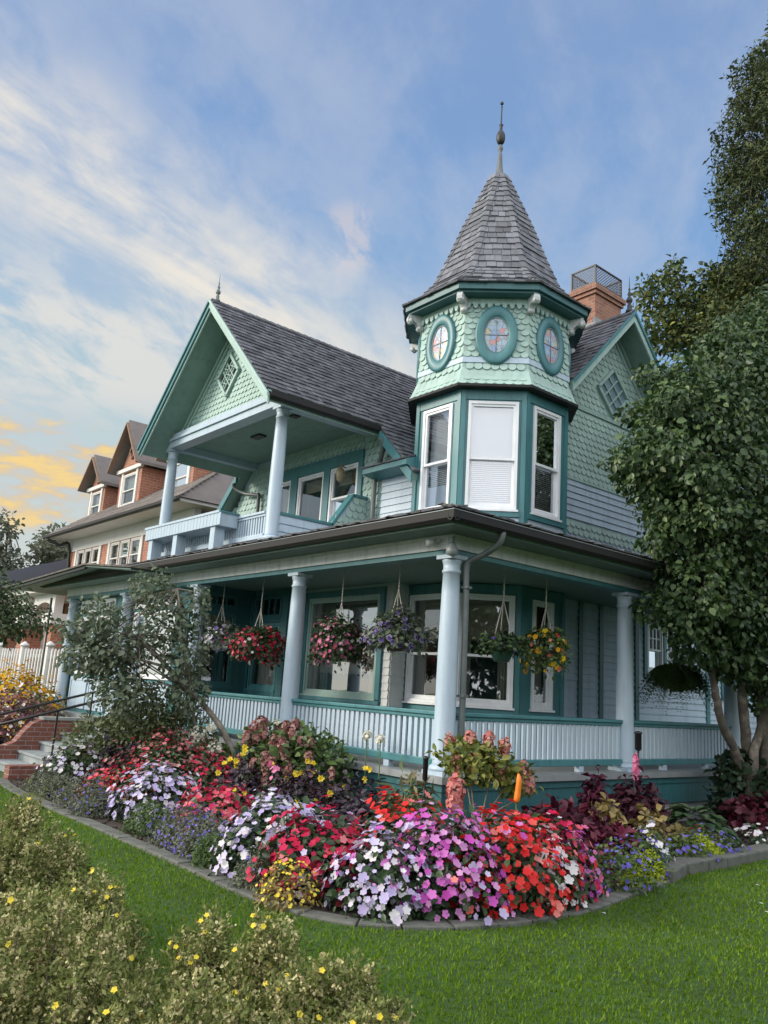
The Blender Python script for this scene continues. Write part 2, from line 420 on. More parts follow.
def window(parent, fr, u0, v0, u1, v1, kind='double', glass=None, cloth=(), name='window', frame=None, casing=None, cw=.1, rail=.47, lights=0, d=0, sill=True):
    """window part: white frame with sash rails; panes, curtains and casing are its sub-parts; (u0..v1) is the wall opening"""
    mb = MB(); fw = .05
    rect_ring(mb, fr, u0, v0, u1, v1, fw, d-.07, d+.03)
    if sill: mb.box((u0-.03, v0-.035, d-.05), (u1+.03, v0-.002, d+.06), fr)
    gl = []
    a, b, c, e = u0+fw, v0+fw, u1-fw, v1-fw
    if kind == 'double':
        m = b+(e-b)*rail
        rect_ring(mb, fr, a+.001, m-.02, c-.001, e-.001, .04, d-.035, d+.012); rect_ring(mb, fr, a+.001, b+.001, c-.001, m+.02, .04, d-.068, d-.037, wb=.06)
        gl = [(a+.04, m+.02, c-.04, e-.04, d-.02), (a+.04, b+.06, c-.04, m-.02, d-.05)]
        if lights:
            for i in range(1, lights):
                x = a+.04+(c-a-.08)*i/lights; mb.box((x-.012, m+.021, d-.03), (x+.012, e-.041, d+.006), fr)
            y = (m+e)/2; mb.box((a+.041, y-.012, d-.028), (c-.041, y+.012, d+.004), fr)
    else:
        rect_ring(mb, fr, a+.001, b+.001, c-.001, e-.001, .035, d-.04, d+.01)
        gl = [(a+.036, b+.036, c-.036, e-.036, d-.02)]
        if lights:
            for i in range(1, lights):
                x = a+(c-a)*i/lights; mb.box((x-.013, b+.037, d-.03), (x+.013, e-.037, d+.005), fr)
    o = mb.build(name, frame or WHITE, parent)
    for g in gl:
        p = MB(); P = [fr(g[0], g[1], g[4]), fr(g[2], g[1], g[4]), fr(g[2], g[3], g[4]), fr(g[0], g[3], g[4])]
        p.add(P, [(0, 1, 2, 3)]); p.build('pane', glass or GLASS, o)
    if casing:
        cm = MB(); x = cw
        cm.box((u0-x, v0-.02, d), (u0-.004, v1+x, d+.045), fr); cm.box((u1+.004, v0-.02, d), (u1+x, v1+x, d+.045), fr)
        cm.box((u0-.004, v1+.004, d), (u1+.004, v1+x, d+.043), fr); cm.box((u0-x-.02, v0-.1, d), (u1+x+.02, v0-.036, d+.07), fr)
        cm.build('casing', casing, o)
    for kd in cloth:
        k = kd[0]
        if k == 'shade': mb2 = MB().box((u0+.06, v0+(v1-v0)*kd[1], d-.15), (u1-.06, v1-.03, d-.14), fr); mb2.build('roller_shade', kd[2], o)
        elif k == 'lace': wavy_cloth(fr, u0+.04, v0+(v1-v0)*kd[1], u1-.04, v0+(v1-v0)*kd[2], d-.17, .015, 11, kd[4] if len(kd) > 4 else 0).build('curtain', kd[3], o)
        elif k == 'drapes':
            w = (u1-u0)*kd[1]
            mm = wavy_cloth(fr, u0+.03, v0+.03, u0+w, v1-.02, d-.2, .025, 4); m2 = wavy_cloth(fr, u1-w, v0+.03, u1-.03, v1-.02, d-.2, .025, 4)
            mm.build('curtain', kd[2], o); m2.build('curtain', kd[2], o)
        elif k == 'swag':   # two panels tied back, with a scalloped valance
            mm = MB(); n = 24; P = []; F = []
            for sgn in (0, 1):
                P = []; F = []
                for i in range(n+1):
                    t = i/n; v = v0+(v1-v0)*t
                    wd = (u1-u0)*(.14+.30*max(0, (t-.35)/.65)**1.2)
                    if t < .35: wd = (u1-u0)*(.14+.05*(.35-t))
                    for q in range(7):
                        uu = wd*q/6; dd = d-.2+.02*math.sin(q*2.1+i*.1)
                        P.append(fr(u0+.03+uu if not sgn else u1-.03-uu, v, dd))
                for i in range(n):
                    for q in range(6): F.append((i*7+q, i*7+q+1, (i+1)*7+q+1, (i+1)*7+q))
                mm.add(P, F, 0, True)
            mm.build('curtain', kd[1], o)
        elif k == 'blind':
            mb2 = MB(); y = v0+.06
            while y < v0+(v1-v0)*kd[1]:
                mb2.add([fr(u0+.06, y, d-.13), fr(u1-.06, y, d-.13), fr(u1-.06, y+.028, d-.155), fr(u0+.06, y+.028, d-.155)], [(0, 1, 2, 3)]); y += .034
            mb2.build('slat_blind', SHADE, o)
    return o
def column(parent, x, y, z0, z1, r=.125, name='porch_column', mat=None):
    H = z1-z0
    prof = [(r*1.06, .1), (r, .14), (r*1.0, H*.3), (r*.97, H*.55), (r*.88, H*.82), (r*.82, H-.22), (r*.92, H-.215), (r*.92, H-.185), (r*.82, H-.18), (r*.84, H-.11), (r*.94, H-.08), (r*.98, H-.05)]
    o = MB().lathe((x, y, z0), prof, 28).build(name, mat or BLUEW, parent)
    b = MB(); b.box((x-r*1.35, y-r*1.35, z0+.001), (x+r*1.35, y+r*1.35, z0+.05)); b.lathe((x, y, z0), [(r*1.3, .051), (r*1.34, .07), (r*1.25, .1), (r*1.05, .115)], 28)
    b.build('base', mat or BLUEW, o)
    c = MB(); c.box((x-r*1.08, y-r*1.08, z1-.05), (x+r*1.08, y+r*1.08, z1-.002)); c.build('capital', mat or BLUEW, o)
    return o
def railing(parent, fr, u0, u1, z0, z1, pitch=.105, w=.058, name='railing', top=None, solid=False):
    mb = MB(); n = round((u1-u0)/pitch); p = (u1-u0)/n
    for i in range(n):
        c = u0+(i+.5)*p
        mb.box((c-w/2, z0+.05, -.014+random.uniform(-.002, .002)), (c+w/2, z1-.03, .014), fr)
    o = mb.build(name, BLUEW, parent)
    t = MB(); t.box((u0, z1-.005, -.055), (u1, z1+.04, .055), fr); t.box((u0, z1-.05, -.03), (u1, z1-.006, .03), fr); t.build('top_rail', top or TEAL, o, bevel=.008)
    b = MB(); b.box((u0, z0-.03, -.05), (u1, z0+.06, .05), fr); b.build('bottom_rail', top or TEAL, o, bevel=.01)
    f = MB()
    for q in (.3, .72): f.box((u0+(u1-u0)*q-.05, .002, -.04), (u0+(u1-u0)*q+.05, z0-.032, .04), fr)
    if z0-.03 > .02 and z0 < 1: f.build('rail_block', BLUEW, o)
    return o

# ================================================================== THE TURRETED HOUSE
H = thing('victorian_house', 'teal and mint shingled house with a pointed corner tower, wraparound porch and front gable', 'house', (-6, 4, -.75))
FY, RX = 2.3, -1.8                # main walls
G0 = -.75                         # ground
TC = Vector((-2.70, 3.50, 0)); TR = 1.42
def oct_v(k, r, z): a = R(-45-22.5+45*k); return Vector((TC.x+r*math.cos(a), TC.y+r*math.sin(a), z))
def oct_frame(k, r=TR):           # face k: 0 diagonal, -1 front, +1 right
    a = R(-45+45*k); n = Vector((math.cos(a), math.sin(a), 0)); u = Vector((-n.y, n.x, 0))
    return Fr((TC.x+n.x*r*math.cos(PI/8), TC.y+n.y*r*math.cos(PI/8), 0), u, Z, n)
def side(r=TR): return 2*r*math.sin(PI/8)
# --- porch floor, skirt, foundation
mb = MB(); mb.box((-13.2, -.22, -.08), (.22, FY, 0)); mb.box((RX-.4, FY+.002, -.08), (.22, 7.6, -.001))
fl = mb.build('porch_floor', FLOORB, H)
mb = MB(); mb.box((-13.15, -.14, -.46), (.14, -.10, -.085)); mb.box((.10, -.10, -.46), (.14, 7.55, -.085))
mb.box((-13.15, -.165, -.17), (.165, -.142, -.085)); mb.box((.142, -.142, -.17), (.165, 7.55, -.085)); mb.build('skirt', TEALD, fl)
mb = MB()
for z0, z1 in ((-.80, -.615), (-.61, -.465)):
    x = -13.1
    while x < .1:
        w = .4; mb.box((x, -.09, z0), (min(x+w, .09)-.008, .15, z1)); x += w
    y = .16
    while y < 7.5:
        mb.box((-.14, y, z0), (.09, y+.392, z1)); y += .4
mb.build('foundation', CONC, fl)
# --- columns
for x in (0, -3.3, -6.52, -9.74, -12.95): column(H, x, 0, 0, 2.6, .128)
for y in (3.72, 6.95): column(H, 0, y, 0, 2.6, .128)
# --- beam: white band over a teal soffit board
mb = MB(); mb.box((-13.1, -.14, 2.665), (.14, .13, 2.84)); mb.box((-.13, .132, 2.665), (.14, 7.1, 2.84))
mb.box((-13.12, -.165, 2.80), (.165, -.141, 2.84)); mb.box((.141, -.141, 2.80), (.165, 7.1, 2.84))
bm_ = mb.build('porch_beam', OFFW, H)
mb = MB(); mb.box((-13.08, -.11, 2.602), (.11, .10, 2.664)); mb.box((-.10, .102, 2.602), (.11, 7.1, 2.664)); mb.build('beam_trim', TEAL, bm_)
mb = MB(); mb.box((-13.1, .131, 2.70), (-.131, FY, 2.74)); mb.box((RX-.4, FY+.002, 2.70), (-.131, 7.1, 2.741))
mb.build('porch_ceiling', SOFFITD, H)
# --- porch roof: hipped at the corner, moss on its edge
GO = .56; GZ = 3.03; RS = .26
def roof_z(d): return GZ+d*RS
mb = MB()
xl = -13.7
# soffit and fascia
mb.hexa([(xl, -GO, 2.842), (GO, -GO, 2.842), (-RX*0-2.0, FY, 2.842), (xl, FY, 2.842), (xl, -GO, 2.90), (GO, -GO, 2.90), (-2.0, FY, 2.90), (xl, FY, 2.90)])
mb.hexa([(GO, -GO, 2.843), (GO, 8.2, 2.843), (RX, 8.2, 2.843), (-2.0, FY, 2.843), (GO, -GO, 2.901), (GO, 8.2, 2.901), (RX, 8.2, 2.901), (-2.0, FY, 2.901)])
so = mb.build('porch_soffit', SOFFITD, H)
mb = MB(); e = GO+.03
top1 = [(xl-.1, -e, GZ), (e, -e, GZ), (e-3.0, -e+3.0, roof_z(3.0)), (xl-.1, -e+3.0, roof_z(3.0))]
top2 = [(e, -e, GZ), (e, 8.2, GZ), (e-3.0, 8.2, roof_z(3.0)), (e-3.0, -e+3.0, roof_z(3.0))]
for t in (top1, top2): mb.hexa([(a, b, c-.04) for a, b, c in t]+t)
pr = mb.build('porch_roof', SLATE, H)
mb = MB(); L = 3.0*math.sqrt(1+RS*RS); vv = Vector((0, 1, RS)).normalized()
roof_shingles(mb, Fr((0, -e-.03, GZ+.005), (1, 0, 0), vv, Vector((0, -RS, 1)).normalized()), xl-.1, e, L, .2, (.12, .26), bounds=lambda v: (xl-.1, e-v*vv.y))
v2 = Vector((-1, 0, RS)).normalized()
roof_shingles(mb, Fr((e+.03, 0, GZ+.005), (0, 1, 0), v2, Vector((RS, 0, 1)).normalized()), -e, 8.2, L, .2, (.12, .26), bounds=lambda v: (-e-v*v2.x, 8.2))
mb.build('roof_shingle', SLATE, pr)
ms = MB()     # lumpy moss and debris along the edge
for i in range(700):
    if i < 430: p = (random.uniform(xl, e), -e+random.uniform(-.04, .16), 0)
    else: p = (e+random.uniform(-.16, .04), random.uniform(-e, 8), 0)
    if i % 8 == 0: p = (e-random.random()*.25, -e+random.random()*.25, 0)
    q = random.uniform(.02, .06); dd = min(p[1]+e, e-p[0]) if i < 430 else e-p[0]
    c = Vector((p[0], p[1], GZ+max(0, dd)*RS+.012))
    ms.add([c+Vector((math.cos(a)*q*random.uniform(.7, 1.5), math.sin(a)*q*random.uniform(.7, 1.3), 0)) for a in [k*PI/3 for k in range(6)]]+[c+Vector((0, 0, q*.55))], [(k, (k+1) % 6, 6) for k in range(6)])
ms.build('moss', MOSS, pr)['kind'] = 'stuff'
def gutter(parent, pts_prof, name='gutter'):
    mb = MB()
    for a, b, nrm in pts_prof:
        a, b, n = Vector(a), Vector(b), Vector(nrm)
        prof = [(0, .11), (0, 0), (.055, -.02), (.095, .02), (.10, .11), (.088, .11), (.082, .03), (.05, -.005), (.012, .01), (.012, .11)]
        P = [a+n*x+Vector((0, 0, z)) for x, z in prof]+[b+n*x+Vector((0, 0, z)) for x, z in prof]; m = len(prof)
        mb.add(P, [(i, (i+1) % m, m+(i+1) % m, m+i) for i in range(m)]+[list(range(m)), list(range(2*m-1, m-1, -1))])
    return mb.build(name, GUTTER, parent)
gutter(pr, [((xl, -GO, 2.885), (GO+.1, -GO, 2.885), (0, -1, 0)), ((GO, -GO-.1, 2.885), (GO, 8.2, 2.885), (1, 0, 0))])
mb = MB(); mb.box((xl, -GO-.106, 2.992), (GO+.106, -GO-.1, 3.0)); mb.box((GO+.1, -GO-.1, 2.992), (GO+.106, 8.2, 3.0)); mb.build('gutter_lip', METAL, pr)
# --- railings of the porch
for a, b in ((-3.18, -.12), (-6.40, -3.42)): railing(H, front(0), a, b, .11, .68)
railing(H, rightw(0), .12, 3.60, .11, .68); railing(H, rightw(0), 3.84, 6.83, .11, .68)
# --- downspout at the corner column
mb = MB(); pts = spline([(GO+.04, .25, 2.88), (GO+.03, .24, 2.80), (GO-.03, .23, 2.72), (.34, .20, 2.62), (.19, .14, 2.55), (.145, .115, 2.46), (.15, .12, 2.0), (.155, .125, 1.0), (.16, .13, -.6)], 6)
mb.tube(pts, .038, 10); mb.box((.09, .075, 2.2), (.2, .165, 2.23)); mb.box((.09, .08, .9), (.205, .17, .93)); mb.build('downspout', PIPE, H)
# --- flood lamps under the corner eave
lamp = MB(); lamp.lathe((.16, -.17, 2.58), [(.01, -.02), (.07, .0), (.075, .05), (.05, .11), (.03, .16)], 16); lamp.box((.12, -.21, 2.73), (.20, -.167, 2.80)); lamp.build('flood_lamp', METAL, H)
lamp = MB(); lamp.tube([(-.10, -.19, 2.76), (-.16, -.30, 2.73)], [.03, .055], 12); lamp.tube([(-.02, -.18, 2.78), (-.10, -.2, 2.76)], .012, 6); lamp.build('flood_lamp', OFFW, H)

# --- ground floor walls behind the porch
DFY = front(FY); wt = MB()
big = (-6.28, .78, -3.98, 2.53)
MFY = front(1.85); big = (-5.60, .78, -3.52, 2.52)
wall(wt, MFY, -5.779, 0, -3.2, 2.7, [big]); wall(wt, rightw(-3.2), 1.992, 0, FY, 2.7)
gw = wt.build('ground_floor_wall', BLUEW, H)
mb = MB(); siding(mb, MFY, -3.36, .05, -3.2, 2.66); siding(mb, rightw(-3.2), 1.85, .05, FY, 2.66); siding(mb, MFY, -5.7, .05, -3.4, .66); mb.build('siding', OFFW, gw)
window(H, MFY, *big, kind='single', glass=GLASSB, frame=MINTP, casing=TEAL, cw=.12, cloth=[('lace', .20, .40, CURT, .05), ('drapes', .2, CURT), ('shade', .74, BUFF)])

# vestibule block: X -7.1 .. -5.78, front at Y 1.5, clapboard return
VF = front(1.5); wv = MB(); w2 = (-7.0, .80, -6.02, 2.05); w2t = (-7.0, 2.13, -6.02, 2.60)
wall(wv, VF, -7.24, 0, -5.78, 2.7, [w2, w2t]); vr = rightw(-5.78); wall(wv, vr, 1.642, 0, FY, 2.7)
vo = wv.build('vestibule_wall', TEAL, H)
mb = MB(); siding(mb, vr, 1.50, .05, 1.845, 2.66); mb.build('siding', OFFW, vo)
window(H, VF, *w2, kind='single', frame=TEAL, cloth=[('lace', 0, .98, CURT)], casing=None)
window(H, VF, *w2t, kind='single', frame=TEALD, lights=4, sill=False)
mb = MB(); mb.box((-7.24, 0, .001), (-7.03, 2.68, .04), VF); mb.box((-5.99, 0, .001), (-5.78, 2.68, .04), VF); mb.box((-7.029, .62, .001), (-5.991, .76, .05), VF); mb.box((-7.029, 2.065, .001), (-5.991, 2.115, .035), VF); mb.build('casing', TEALD, vo)
# return wall X=-7.1 with the entry door side light
RT = rightw(-7.1); wr = MB(); w3 = (.42, .80, 1.16, 2.22); w3t = (.42, 2.28, 1.16, 2.58)
wall(wr, RT, .19, 0, 1.5, 2.7, [w3, w3t]); ro = wr.build('entry_wall', TEALD, H)
window(H, RT, *w3, kind='single', frame=TEALD, cloth=[('shade', .55, BUFF)]); window(H, RT, *w3t, kind='single', frame=TEALD, lights=3, sill=False)
# glazed sun room between the left columns
SF = front(.13); ws = MB(); hs = [(-12.7, .85, -11.75, 2.18), (-11.6, .85, -10.65, 2.18), (-12.7, 2.26, -11.75, 2.56), (-11.6, 2.26, -10.65, 2.56), (-9.55, .85, -7.62, 2.2), (-9.55, 2.28, -7.62, 2.57)]
wall(ws, SF, -13.0, 0, -7.12, 2.69, hs, th=.06); s0 = ws.build('sun_room_wall', TEAL, H)
for h in hs: window(H, SF, *h, kind='single', lights=(5 if h[1] > 2 and h[2]-h[0] < 1.2 else 6 if h[1] > 2 else 0), sill=False, cloth=[('shade', .0, CURT)] if h[1] < 2 else [])
mb = MB()
for u0, u1 in ((-12.75, -11.72), (-11.63, -10.6), (-10.4, -9.85), (-9.6, -7.6)): rect_ring(mb, SF, u0, .08, u1, .78, .07, .001, .03); mb.box((u0+.071, .151, .001), (u1-.071, .709, .012), SF)
mb.build('wall_panel', BLUE, s0)
# left end wall and back, so that the inside is dark
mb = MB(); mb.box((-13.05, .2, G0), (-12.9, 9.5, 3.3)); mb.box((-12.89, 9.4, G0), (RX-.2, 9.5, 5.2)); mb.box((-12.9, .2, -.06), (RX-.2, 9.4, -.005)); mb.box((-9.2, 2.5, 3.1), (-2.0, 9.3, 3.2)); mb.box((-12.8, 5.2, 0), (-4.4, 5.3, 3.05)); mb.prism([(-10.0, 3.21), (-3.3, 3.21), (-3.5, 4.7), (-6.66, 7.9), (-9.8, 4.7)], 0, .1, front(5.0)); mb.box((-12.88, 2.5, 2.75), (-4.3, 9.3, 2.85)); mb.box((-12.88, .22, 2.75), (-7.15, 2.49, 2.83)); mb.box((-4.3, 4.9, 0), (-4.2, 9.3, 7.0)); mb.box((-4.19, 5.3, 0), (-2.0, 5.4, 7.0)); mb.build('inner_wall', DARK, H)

# --- right wall (faces +X): clapboard below, porch recess strips, scales above
RW = rightw(RX); wm = MB(); sw = (7.12, 1.55, 8.30, 2.55)
wall(wm, RW, 4.62, 0, 9.5, 5.35, [(7.18, 1.58, 7.74, 2.52), (7.84, 1.58, 8.40, 2.52)])
# gable part of the wall
wm.prism([(3.16, 5.35), (8.9, 5.35), (6.03, 8.32)], -.14, 0, RW)
rwall = wm.build('side_wall', BLUE, H)
MB().prism([(3.3, 4.95), (8.8, 4.95), (8.8, 5.42), (6.03, 8.28), (3.3, 5.42)], .0005, .006, RW).build('mint_panel', MINT, rwall)
hol = [(7.05, 1.45, 8.53, 2.68)]
mb = MB(); siding(mb, RW, 6.86, .05, 9.36, 2.68, holes=hol); siding(mb, RW, 4.55, .05, 6.74, 2.68); siding(mb, RW, 4.3, 4.18, 9.3, 4.92, .12); siding(mb, RW, 4.3, 3.3, 9.3, 3.86, .14); mb.build('siding', BLUE, rwall)
mb = MB()
for u in (4.98, 5.60, 6.745): mb.box((u, 0, .001), (u+.115, 2.69, .045), RW)
mb.build('batten', TEALD, rwall)
gz = lambda u: 8.30-abs(u-6.03)*1.05          # underside of the side gable rake
mb = MB()
dia = lambda u, v: abs(u-6.0)/.62+abs(v-6.93)/.60 < 1
scales(mb, RW, 4.3, 3.90, 9.3, 4.16, du=.16, dv=.13, disc=True)
scales(mb, RW, 3.3, 4.95, 9.2, 6.30, inside=lambda u, v: v < gz(u)-.1, du=.15, dv=.123, disc=True)
scales(mb, RW, 3.3, 6.42, 9.2, 8.3, inside=lambda u, v: v < gz(u)-.2 and not dia(u, v), du=.15, dv=.123, disc=True)
mb.build('fish_scale_shingle', MINT, rwall)
mb = MB(); mb.box((3.6, 6.31, .001), (8.4, 6.40, .035), RW); mb.box((3.4, 4.90, .001), (9.3, 4.945, .032), RW)
for sg in (-1, 1):
    for off, w, th in ((.04, .09, .04), (.2, .035, .035)):
        a = RW(6.03, 8.30-off, .02); b = RW(6.03+sg*2.75, 8.30-off-2.75*1.05, .02); mb.bar(a, b, .04, w, up=(1, 0, 0))
mb.build('trim_board', MINTP, rwall)
def diamond_window(parent, fr, cu, cv, hw, hh, n, frame, name='lattice_window', gap=GLASS, back=DARK):
    mb = MB(); out = [(cu, cv-hh), (cu+hw, cv), (cu, cv+hh), (cu-hw, cv)]
    for i in range(4):
        a, b = out[i], out[(i+1) % 4]; mb.bar(fr(*a, .035), fr(*b, .035), .06, .075, up=fr.N)
    for i in range(1, n):
        t = i/n
        p = lambda q0, q1, t: (q0[0]+(q1[0]-q0[0])*t, q0[1]+(q1[1]-q0[1])*t)
        mb.bar(fr(*p(out[0], out[1], t), .03), fr(*p(out[3], out[2], t), .03), .022, .035, up=fr.N)
        mb.bar(fr(*p(out[0], out[3], t), .032), fr(*p(out[1], out[2], t), .032), .022, .035, up=fr.N)
    o = mb.build(name, frame, parent)
    k = MB(); k.add([fr(u, v, .012) for u, v in out], [(0, 1, 2, 3)]); k.build('pane', gap, o)
    return o
PANEB = paint('blue_grey_pane', (.17, .25, .30), .12, .2, 2, bump=0)
diamond_window(H, RW, 6.0, 6.93, .50, .50, 3, MINTP, gap=PANEB)
for a in (7.18, 7.84): window(H, RW, a, 1.58, a+.56, 2.52, lights=3, cloth=[('lace', .0, .5, CURT)])
mb = MB(); rect_ring(mb, RW, 7.05, 1.46, 8.53, 2.66, .1, .001, .05); mb.box((7.745, 1.561, .001), (7.835, 2.559, .048), RW); mb.build('casing', TEAL, rwall)

WG = rightw(-2.35); mb = MB(); wh = [(11.2, 1.3, 12.2, 2.6)]
wall(mb, WG, 9.502, G0, 15.0, 4.6, wh); mb.box((-8.0, 14.9, G0), (-2.5, 15.0, 4.6)); wg = mb.build('wing_wall', BLUE, H)
mb = MB(); siding(mb, WG, 9.52, G0+.1, 15.0, 4.5, holes=[(11.05, 1.15, 12.35, 2.75)]); mb.build('siding', BLUE, wg)
window(H, WG, *wh[0], casing=TEAL, cw=.13, cloth=[('shade', .4, SHADE)])
mb = MB(); mb.hexa([(-8.2, 9.52, 4.601), (-2.0, 9.52, 4.601), (-2.0, 15.3, 4.601), (-8.2, 15.3, 4.601), (-8.2, 9.52, 5.6), (-5.0, 9.52, 5.6), (-5.0, 15.3, 5.6), (-8.2, 15.3, 5.6)]); mb.build('wing_roof', SLATE, H)
for sg, u in ((1, 9.36),): MB().box((u, 0, .001), (u+.13, 2.69, .045), RW).build('corner_board', TEAL, rwall)

# --- upper front wall behind the balcony (Y=2.3) and left part
UF = front(FY); wu = MB(); uw = [(-7.95, 4.02, -7.30, 5.22), (-7.03, 4.02, -6.10, 5.22), (-5.88, 4.02, -4.97, 5.22)]
wall(wu, UF, -10.0, 3.1, -2.4, 4.4, [(a, b, c, 4.4) for a, b, c, d in uw]); 
wall(wu, UF, -9.5, 4.4, -3.6, 5.0, [(a, 4.4, c, 5.0) for a, b, c, d in uw]); wall(wu, UF, -9.3, 5.0, -4.2, 5.5, [(a, 5.0, c, d) for a, b, c, d in uw])
wu.prism([(-9.2, 5.5), (-4.2, 5.5), (-6.66, 7.95)], -.14, 0, UF)
uo = wu.build('upper_wall', BLUE, H)
gf = lambda u: 8.05-abs(u+6.66)*1.0
mb = MB()
scales(mb, UF, -10.0, 3.2, -7.98, 5.7, inside=lambda u, v: v < gf(u)-.15, du=.15, dv=.13); scales(mb, UF, -4.83, 4.75, -3.3, 5.7, inside=lambda u, v: v < gf(u)-.12, du=.15, dv=.13)
scales(mb, UF, -7.95, 5.5, -4.85, 5.85, du=.15, dv=.13); scales(mb, UF, -4.83, 3.3, -3.25, 3.95, du=.15, dv=.13); scales(mb, UF, -4.83, 3.95, -4.25, 4.75, du=.15, dv=.13)
mb.build('fish_scale_shingle', MINT, uo)
mb = MB(); siding(mb, UF, -4.24, 3.96, -3.25, 4.74, .14); mb.build('siding', BLUEW, uo)
mb = MB()
mb.box((-8.1, 3.9, .001), (-7.96, 5.46, .05), UF); mb.box((-7.29, 3.9, .001), (-7.04, 5.3, .05), UF); mb.box((-6.09, 3.9, .001), (-5.89, 5.3, .05), UF); mb.box((-4.96, 3.9, .001), (-4.83, 5.46, .05), UF); mb.box((-7.959, 5.23, .001), (-4.961, 5.47, .048), UF)
mb.build('casing', TEAL, uo)
for i, w in enumerate(uw): window(H, UF, *w, kind='double' if i == 2 else 'single', cloth=[('shade', .72, BUFF), ('swag', CURTB)] if i else [('shade', .2, CURT)], glass=GLASS)
# small pent roof right of the balcony
mb = MB(); mb.hexa([(-4.42, FY-.36, 4.80), (-3.2, FY-.36, 4.80), (-3.2, FY-.03, 4.74), (-4.42, FY-.03, 4.74), (-4.42, FY-.36, 4.90), (-3.2, FY-.36, 4.90), (-3.2, FY-.03, 5.02), (-4.42, FY-.03, 5.02)]); pn = mb.build('pent_roof', TEAL, H)
mb = MB(); roof_shingles(mb, Fr((0, FY-.39, 4.905), (1, 0, 0), Vector((0, .33, .12)).normalized(), Vector((0, -.12, .33)).normalized()), -4.46, -3.2, .38, .13); mb.build('roof_shingle', SLATE, pn)

# --- balcony over the porch
BY = .25
mb = MB(); mb.box((-9.4, BY-.12, 3.10), (-4.5, FY, 3.26)); mb.build('balcony_floor', FLOORB, H)
for x in (-4.66, -8.93): column(H, x, BY, 3.26, 5.70, .12, 'balcony_column')
mb = MB(); mb.box((-9.10, BY-.13, 5.702), (-4.36, BY+.13, 5.84)); mb.box((-9.14, BY-.17, 5.841), (-4.32, BY+.13, 5.90)); mb.box((-9.0, BY-.14, 5.901), (-4.44, BY+.13, 5.99))
mb.box((-4.78, BY+.131, 5.703), (-4.54, FY-.002, 5.88)); mb.box((-9.05, BY+.131, 5.703), (-8.81, FY-.002, 5.88)); mb.build('balcony_beam', BLUEW, H)
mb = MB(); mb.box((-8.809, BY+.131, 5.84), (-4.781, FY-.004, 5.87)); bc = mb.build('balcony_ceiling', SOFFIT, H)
MB().box((-7.05, 1.02, 5.80), (-6.72, 1.2, 5.839)).build('ceiling_vent', IRON, bc); MB().box((-5.3, .8, 5.81), (-5.15, .95, 5.839)).build('ceiling_lamp', IRON, bc)
mb = MB(); mb.lathe((-5.35, FY-.18, 5.0), [(.02, -.16), (.06, -.12), (.09, .02), (.07, .1), (.03, .14), (.015, .2)], 14); mb.bar((-5.35, FY-.05, 5.16), (-5.35, FY-.19, 5.18), .02); mb.build('wall_lantern', paint('brass_lantern', (.28, .23, .14), .35, .2, 6), H)
# front balcony rail: white boxed panel with posts, then open balusters
mb = MB(); mb.box((-8.85, BY-.42, 3.62), (-5.78, BY-.04, 3.88)); bx = mb.build('rail_box', BLUEW, H)
mb = MB()
x = -8.83
while x < -5.8: mb.box((x, BY-.435, 3.625), (x+.115, BY-.421, 3.85)); x += .125
y = BY-.41
mb.box((-8.87, BY-.45, 3.85), (-5.76, BY-.02, 3.895)); mb.build('panel_board', BLUEW, bx)
mb = MB(); mb.box((-5.779, BY-.43, 3.86), (-5.74, BY-.03, 3.89)); mb.build('cap', TEAL, bx)
for x in (-8.7, -7.6, -6.1): MB().box((x, BY-.40, 3.12), (x+.17, BY-.2, 3.619)).build('post', BLUEW, bx)
railing(H, front(BY), -8.86, -4.86, 3.38, 3.80, .085, .045, 'balcony_railing', top=BLUEW)
# side parapet, low then stepping up to the wall
PF = rightw(-4.66); mb = MB()
mb.prism([(BY+.12, 3.1), (FY-.01, 3.1), (FY-.01, 4.42), (1.95, 4.42), (1.52, 3.78), (BY+.12, 3.78)], -.12, 0, PF); pp = mb.build('parapet', BLUEW, H)
mb = MB(); siding(mb, PF, BY+.12, 3.2, 1.55, 3.77, .14); mb.build('siding', BLUE, pp)
mb = MB(); scales(mb, PF, 1.2, 3.2, FY-.02, 4.40, inside=lambda u, v: u > 1.55+max(0, v-3.78)*.65 or (v < 3.5 and u > 1.35+.3*random.random()), du=.15, dv=.13); mb.build('fish_scale_shingle', MINT, pp)
mb = MB()
for a, b in (((BY+.12, 3.80), (1.52, 3.80)), ((1.5, 3.79), (1.96, 4.45)), ((1.95, 4.44), (FY-.01, 4.44))): mb.bar(PF(*a, -.06), PF(*b, -.06), .18, .05)
mb.build('cap', TEAL, pp)
mb = MB(); mb.tube(spline([(-3.98, 1.95, 5.42), (-4.0, 2.05, 5.28), (-4.2, 2.16, 5.05), (-4.35, 2.2, 4.9), (-4.36, 2.2, 4.6), (-4.36, 2.2, 3.3)], 6), .045, 10); mb.build('downspout', PIPE, H)
mb = MB(); mb.tube(spline([(-9.25, 1.95, 5.38), (-9.22, 2.0, 5.25), (-8.95, 2.12, 5.12), (-8.58, 2.2, 5.05), (-8.48, 2.2, 4.9), (-8.48, 2.2, 3.3)], 6), .04, 10); mb.build('downspout', PIPE, H)

